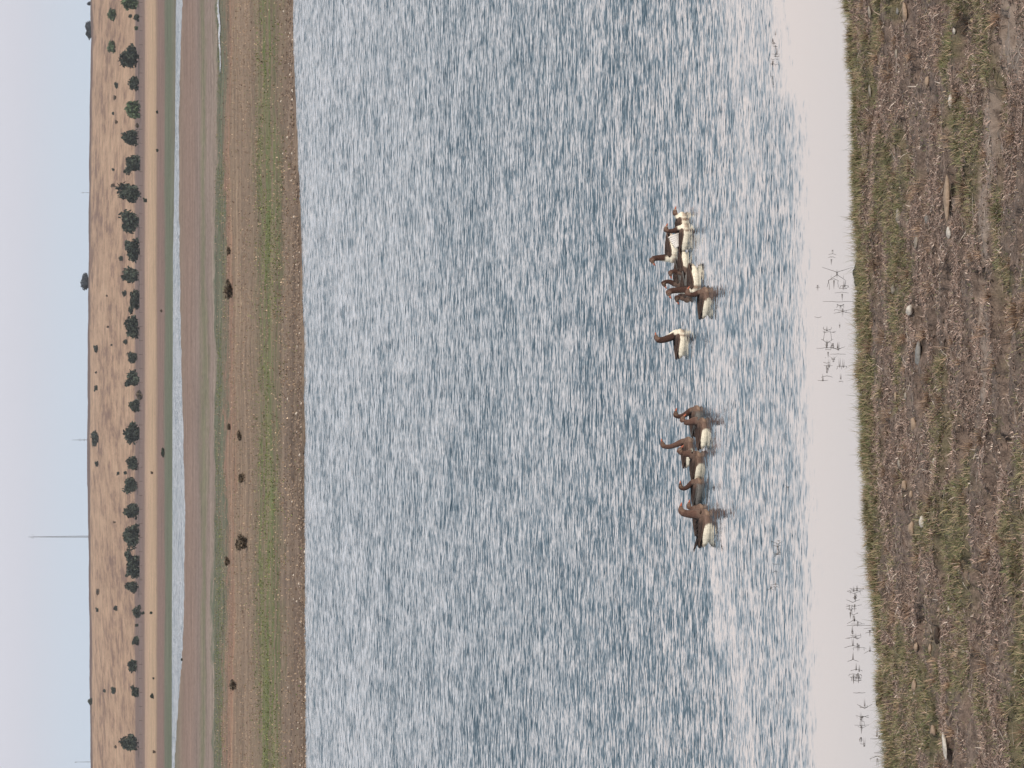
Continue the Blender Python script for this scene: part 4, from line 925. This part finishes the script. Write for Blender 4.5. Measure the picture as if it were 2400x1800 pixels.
    if wing == 'raised':
        parts = []; cols_ = []
        for k in range(7):
            p = Vector((.05 - k * .035, -.02, .15)); d_ = Vector((-.35 - k * .09, .05, 1)).normalized(); ln_ = .30 - k * .022
            q = loft([(p, .012, .030), (p + d_ * ln_ * .5, .010, .032), (p + d_ * ln_ * .85, .008, .022), (p + d_ * ln_, .003, .006)], 8); parts.append(q)
            cols_.append(np.array([BR['white'] if i < 24 else BR['dark'] for i in range(32)]))
        V, Fc = join(parts); mesh_np('raised_wing', V, Fc, mat=plum_m, parent=root, col=np.concatenate(cols_), smooth=True)
    return root
M1 = .0086   # metres per photograph pixel out where the geese are
G = [
 # waterline px, body middle py, facing, head height, head x, label, options
 (1606, 528, 1, .22, .27, 'goose leading the flock, low necked, topmost in the photo', dict(scheme='pale', curve=.2, seed=1)),
 (1610, 553, 1, .47, .15, 'goose with a white wing lifted behind its upright neck', dict(wing='raised', scheme='pale', curve=.1, pitch=-.2, seed=2, L_=.95)),
 (1582, 586, -1, .50, .23, 'farthest out goose facing the rest with tall straight dark neck', dict(scheme='pale', curve=.15, pitch=-.5, seed=3, neck_t=1.25)),
 (1609, 622, -1, .38, .19, 'grey brown goose turned back, tucked behind the tall necked one', dict(scheme='std', curve=.1, pitch=-.2, seed=4, L_=.9)),
 (1600, 648, -1, .44, .17, 'smallest dark goose deep in the upper cluster with hooked neck', dict(scheme='dark', curve=.3, pitch=-.5, seed=5, L_=.92)),
 (1634, 660, -1, .60, .24, 'goose with thick long neck bent over at the end of the upper cluster', dict(scheme='pale', curve=.1, pitch=-.4, seed=6, neck_t=1.3, L_=1.0)),
 (1618, 678, -1, .28, .20, 'dark grey goose half hidden behind the thick necked one', dict(scheme='dark', curve=.3, pitch=-.3, seed=7)),
 (1659, 705, 1, .42, .17, 'goose nearest the shore in the upper cluster, cream rump and dark back', dict(scheme='std', curve=.1, pitch=-.2, seed=8)),
 (1602, 801, 1, .585, .08, 'lone goose with tall dark neck between the two clusters', dict(scheme='pale', curve=.15, pitch=.25, seed=9, L_=.98, neck_t=1.4)),
 (1640, 982, 1, .50, .10, 'dark goose mostly hidden behind the orange billed goose', dict(scheme='dark', curve=.4, pitch=-.1, seed=10)),
 (1654, 1011, 1, .47, .25, 'goose with bright orange bill pointing down, first of the lower cluster', dict(scheme='soft', curve=.9, pitch=-.55, seed=11, neck_t=1.25)),
 (1620, 1055, 1, .60, .12, 'goose holding its head highest in the lower cluster', dict(scheme='soft', curve=.4, pitch=.3, seed=12)),
 (1641, 1089, 1, .43, .30, 'brown goose with hunched curved neck under the highest head', dict(scheme='soft', curve=.95, pitch=-.6, seed=13, neck_t=1.25)),
 (1642, 1149, 1, .45, .09, 'compact dark winged goose swimming alone in the gap of the lower cluster', dict(scheme='dark', curve=.6, pitch=.15, seed=14, L_=.92)),
 (1648, 1213, 1, .29, .24, 'second last goose, head low beside the ruffled goose', dict(scheme='soft', curve=.3, pitch=-.1, seed=15)),
 (1661, 1232, 1, .48, .27, 'last goose with ruffled back feathers and long dark tail', dict(scheme='soft', curve=.45, pitch=0.0, seed=16, wing='ruffled', L_=1.18, neck_t=1.35)),
]
for (px, py, fc, hh, hx, lab, kw) in G: goose(px, py, fc, hh, hx, lab, yaw=float(rng.uniform(-.15, .15)), **kw)

# ------------------------------------------------------------------ thin haze over the whole place
def haze(density):
    x0, x1, y0, y1, z0, z1 = -4800, 4800, -200, 3300, -80, 75
    V = [(x, y, z) for z in (z0, z1) for y in (y0, y1) for x in (x0, x1)]
    Fc = [(0, 2, 3, 1), (4, 5, 7, 6), (0, 1, 5, 4), (2, 6, 7, 3), (0, 4, 6, 2), (1, 3, 7, 5)]
    mt = bpy.data.materials.new('haze_air'); mt.use_nodes = True; N = mt.node_tree.nodes; L = mt.node_tree.links; N.clear()
    out = N.new('ShaderNodeOutputMaterial'); v = N.new('ShaderNodeVolumePrincipled'); v.inputs['Density'].default_value = density
    v.inputs['Color'].default_value = (.86, .90, .96, 1); L.new(v.outputs[0], out.inputs['Volume'])
    o = mesh_np('haze', V, Fc, mat=mt); tag(o, kind='stuff'); return o
haze(.00008)
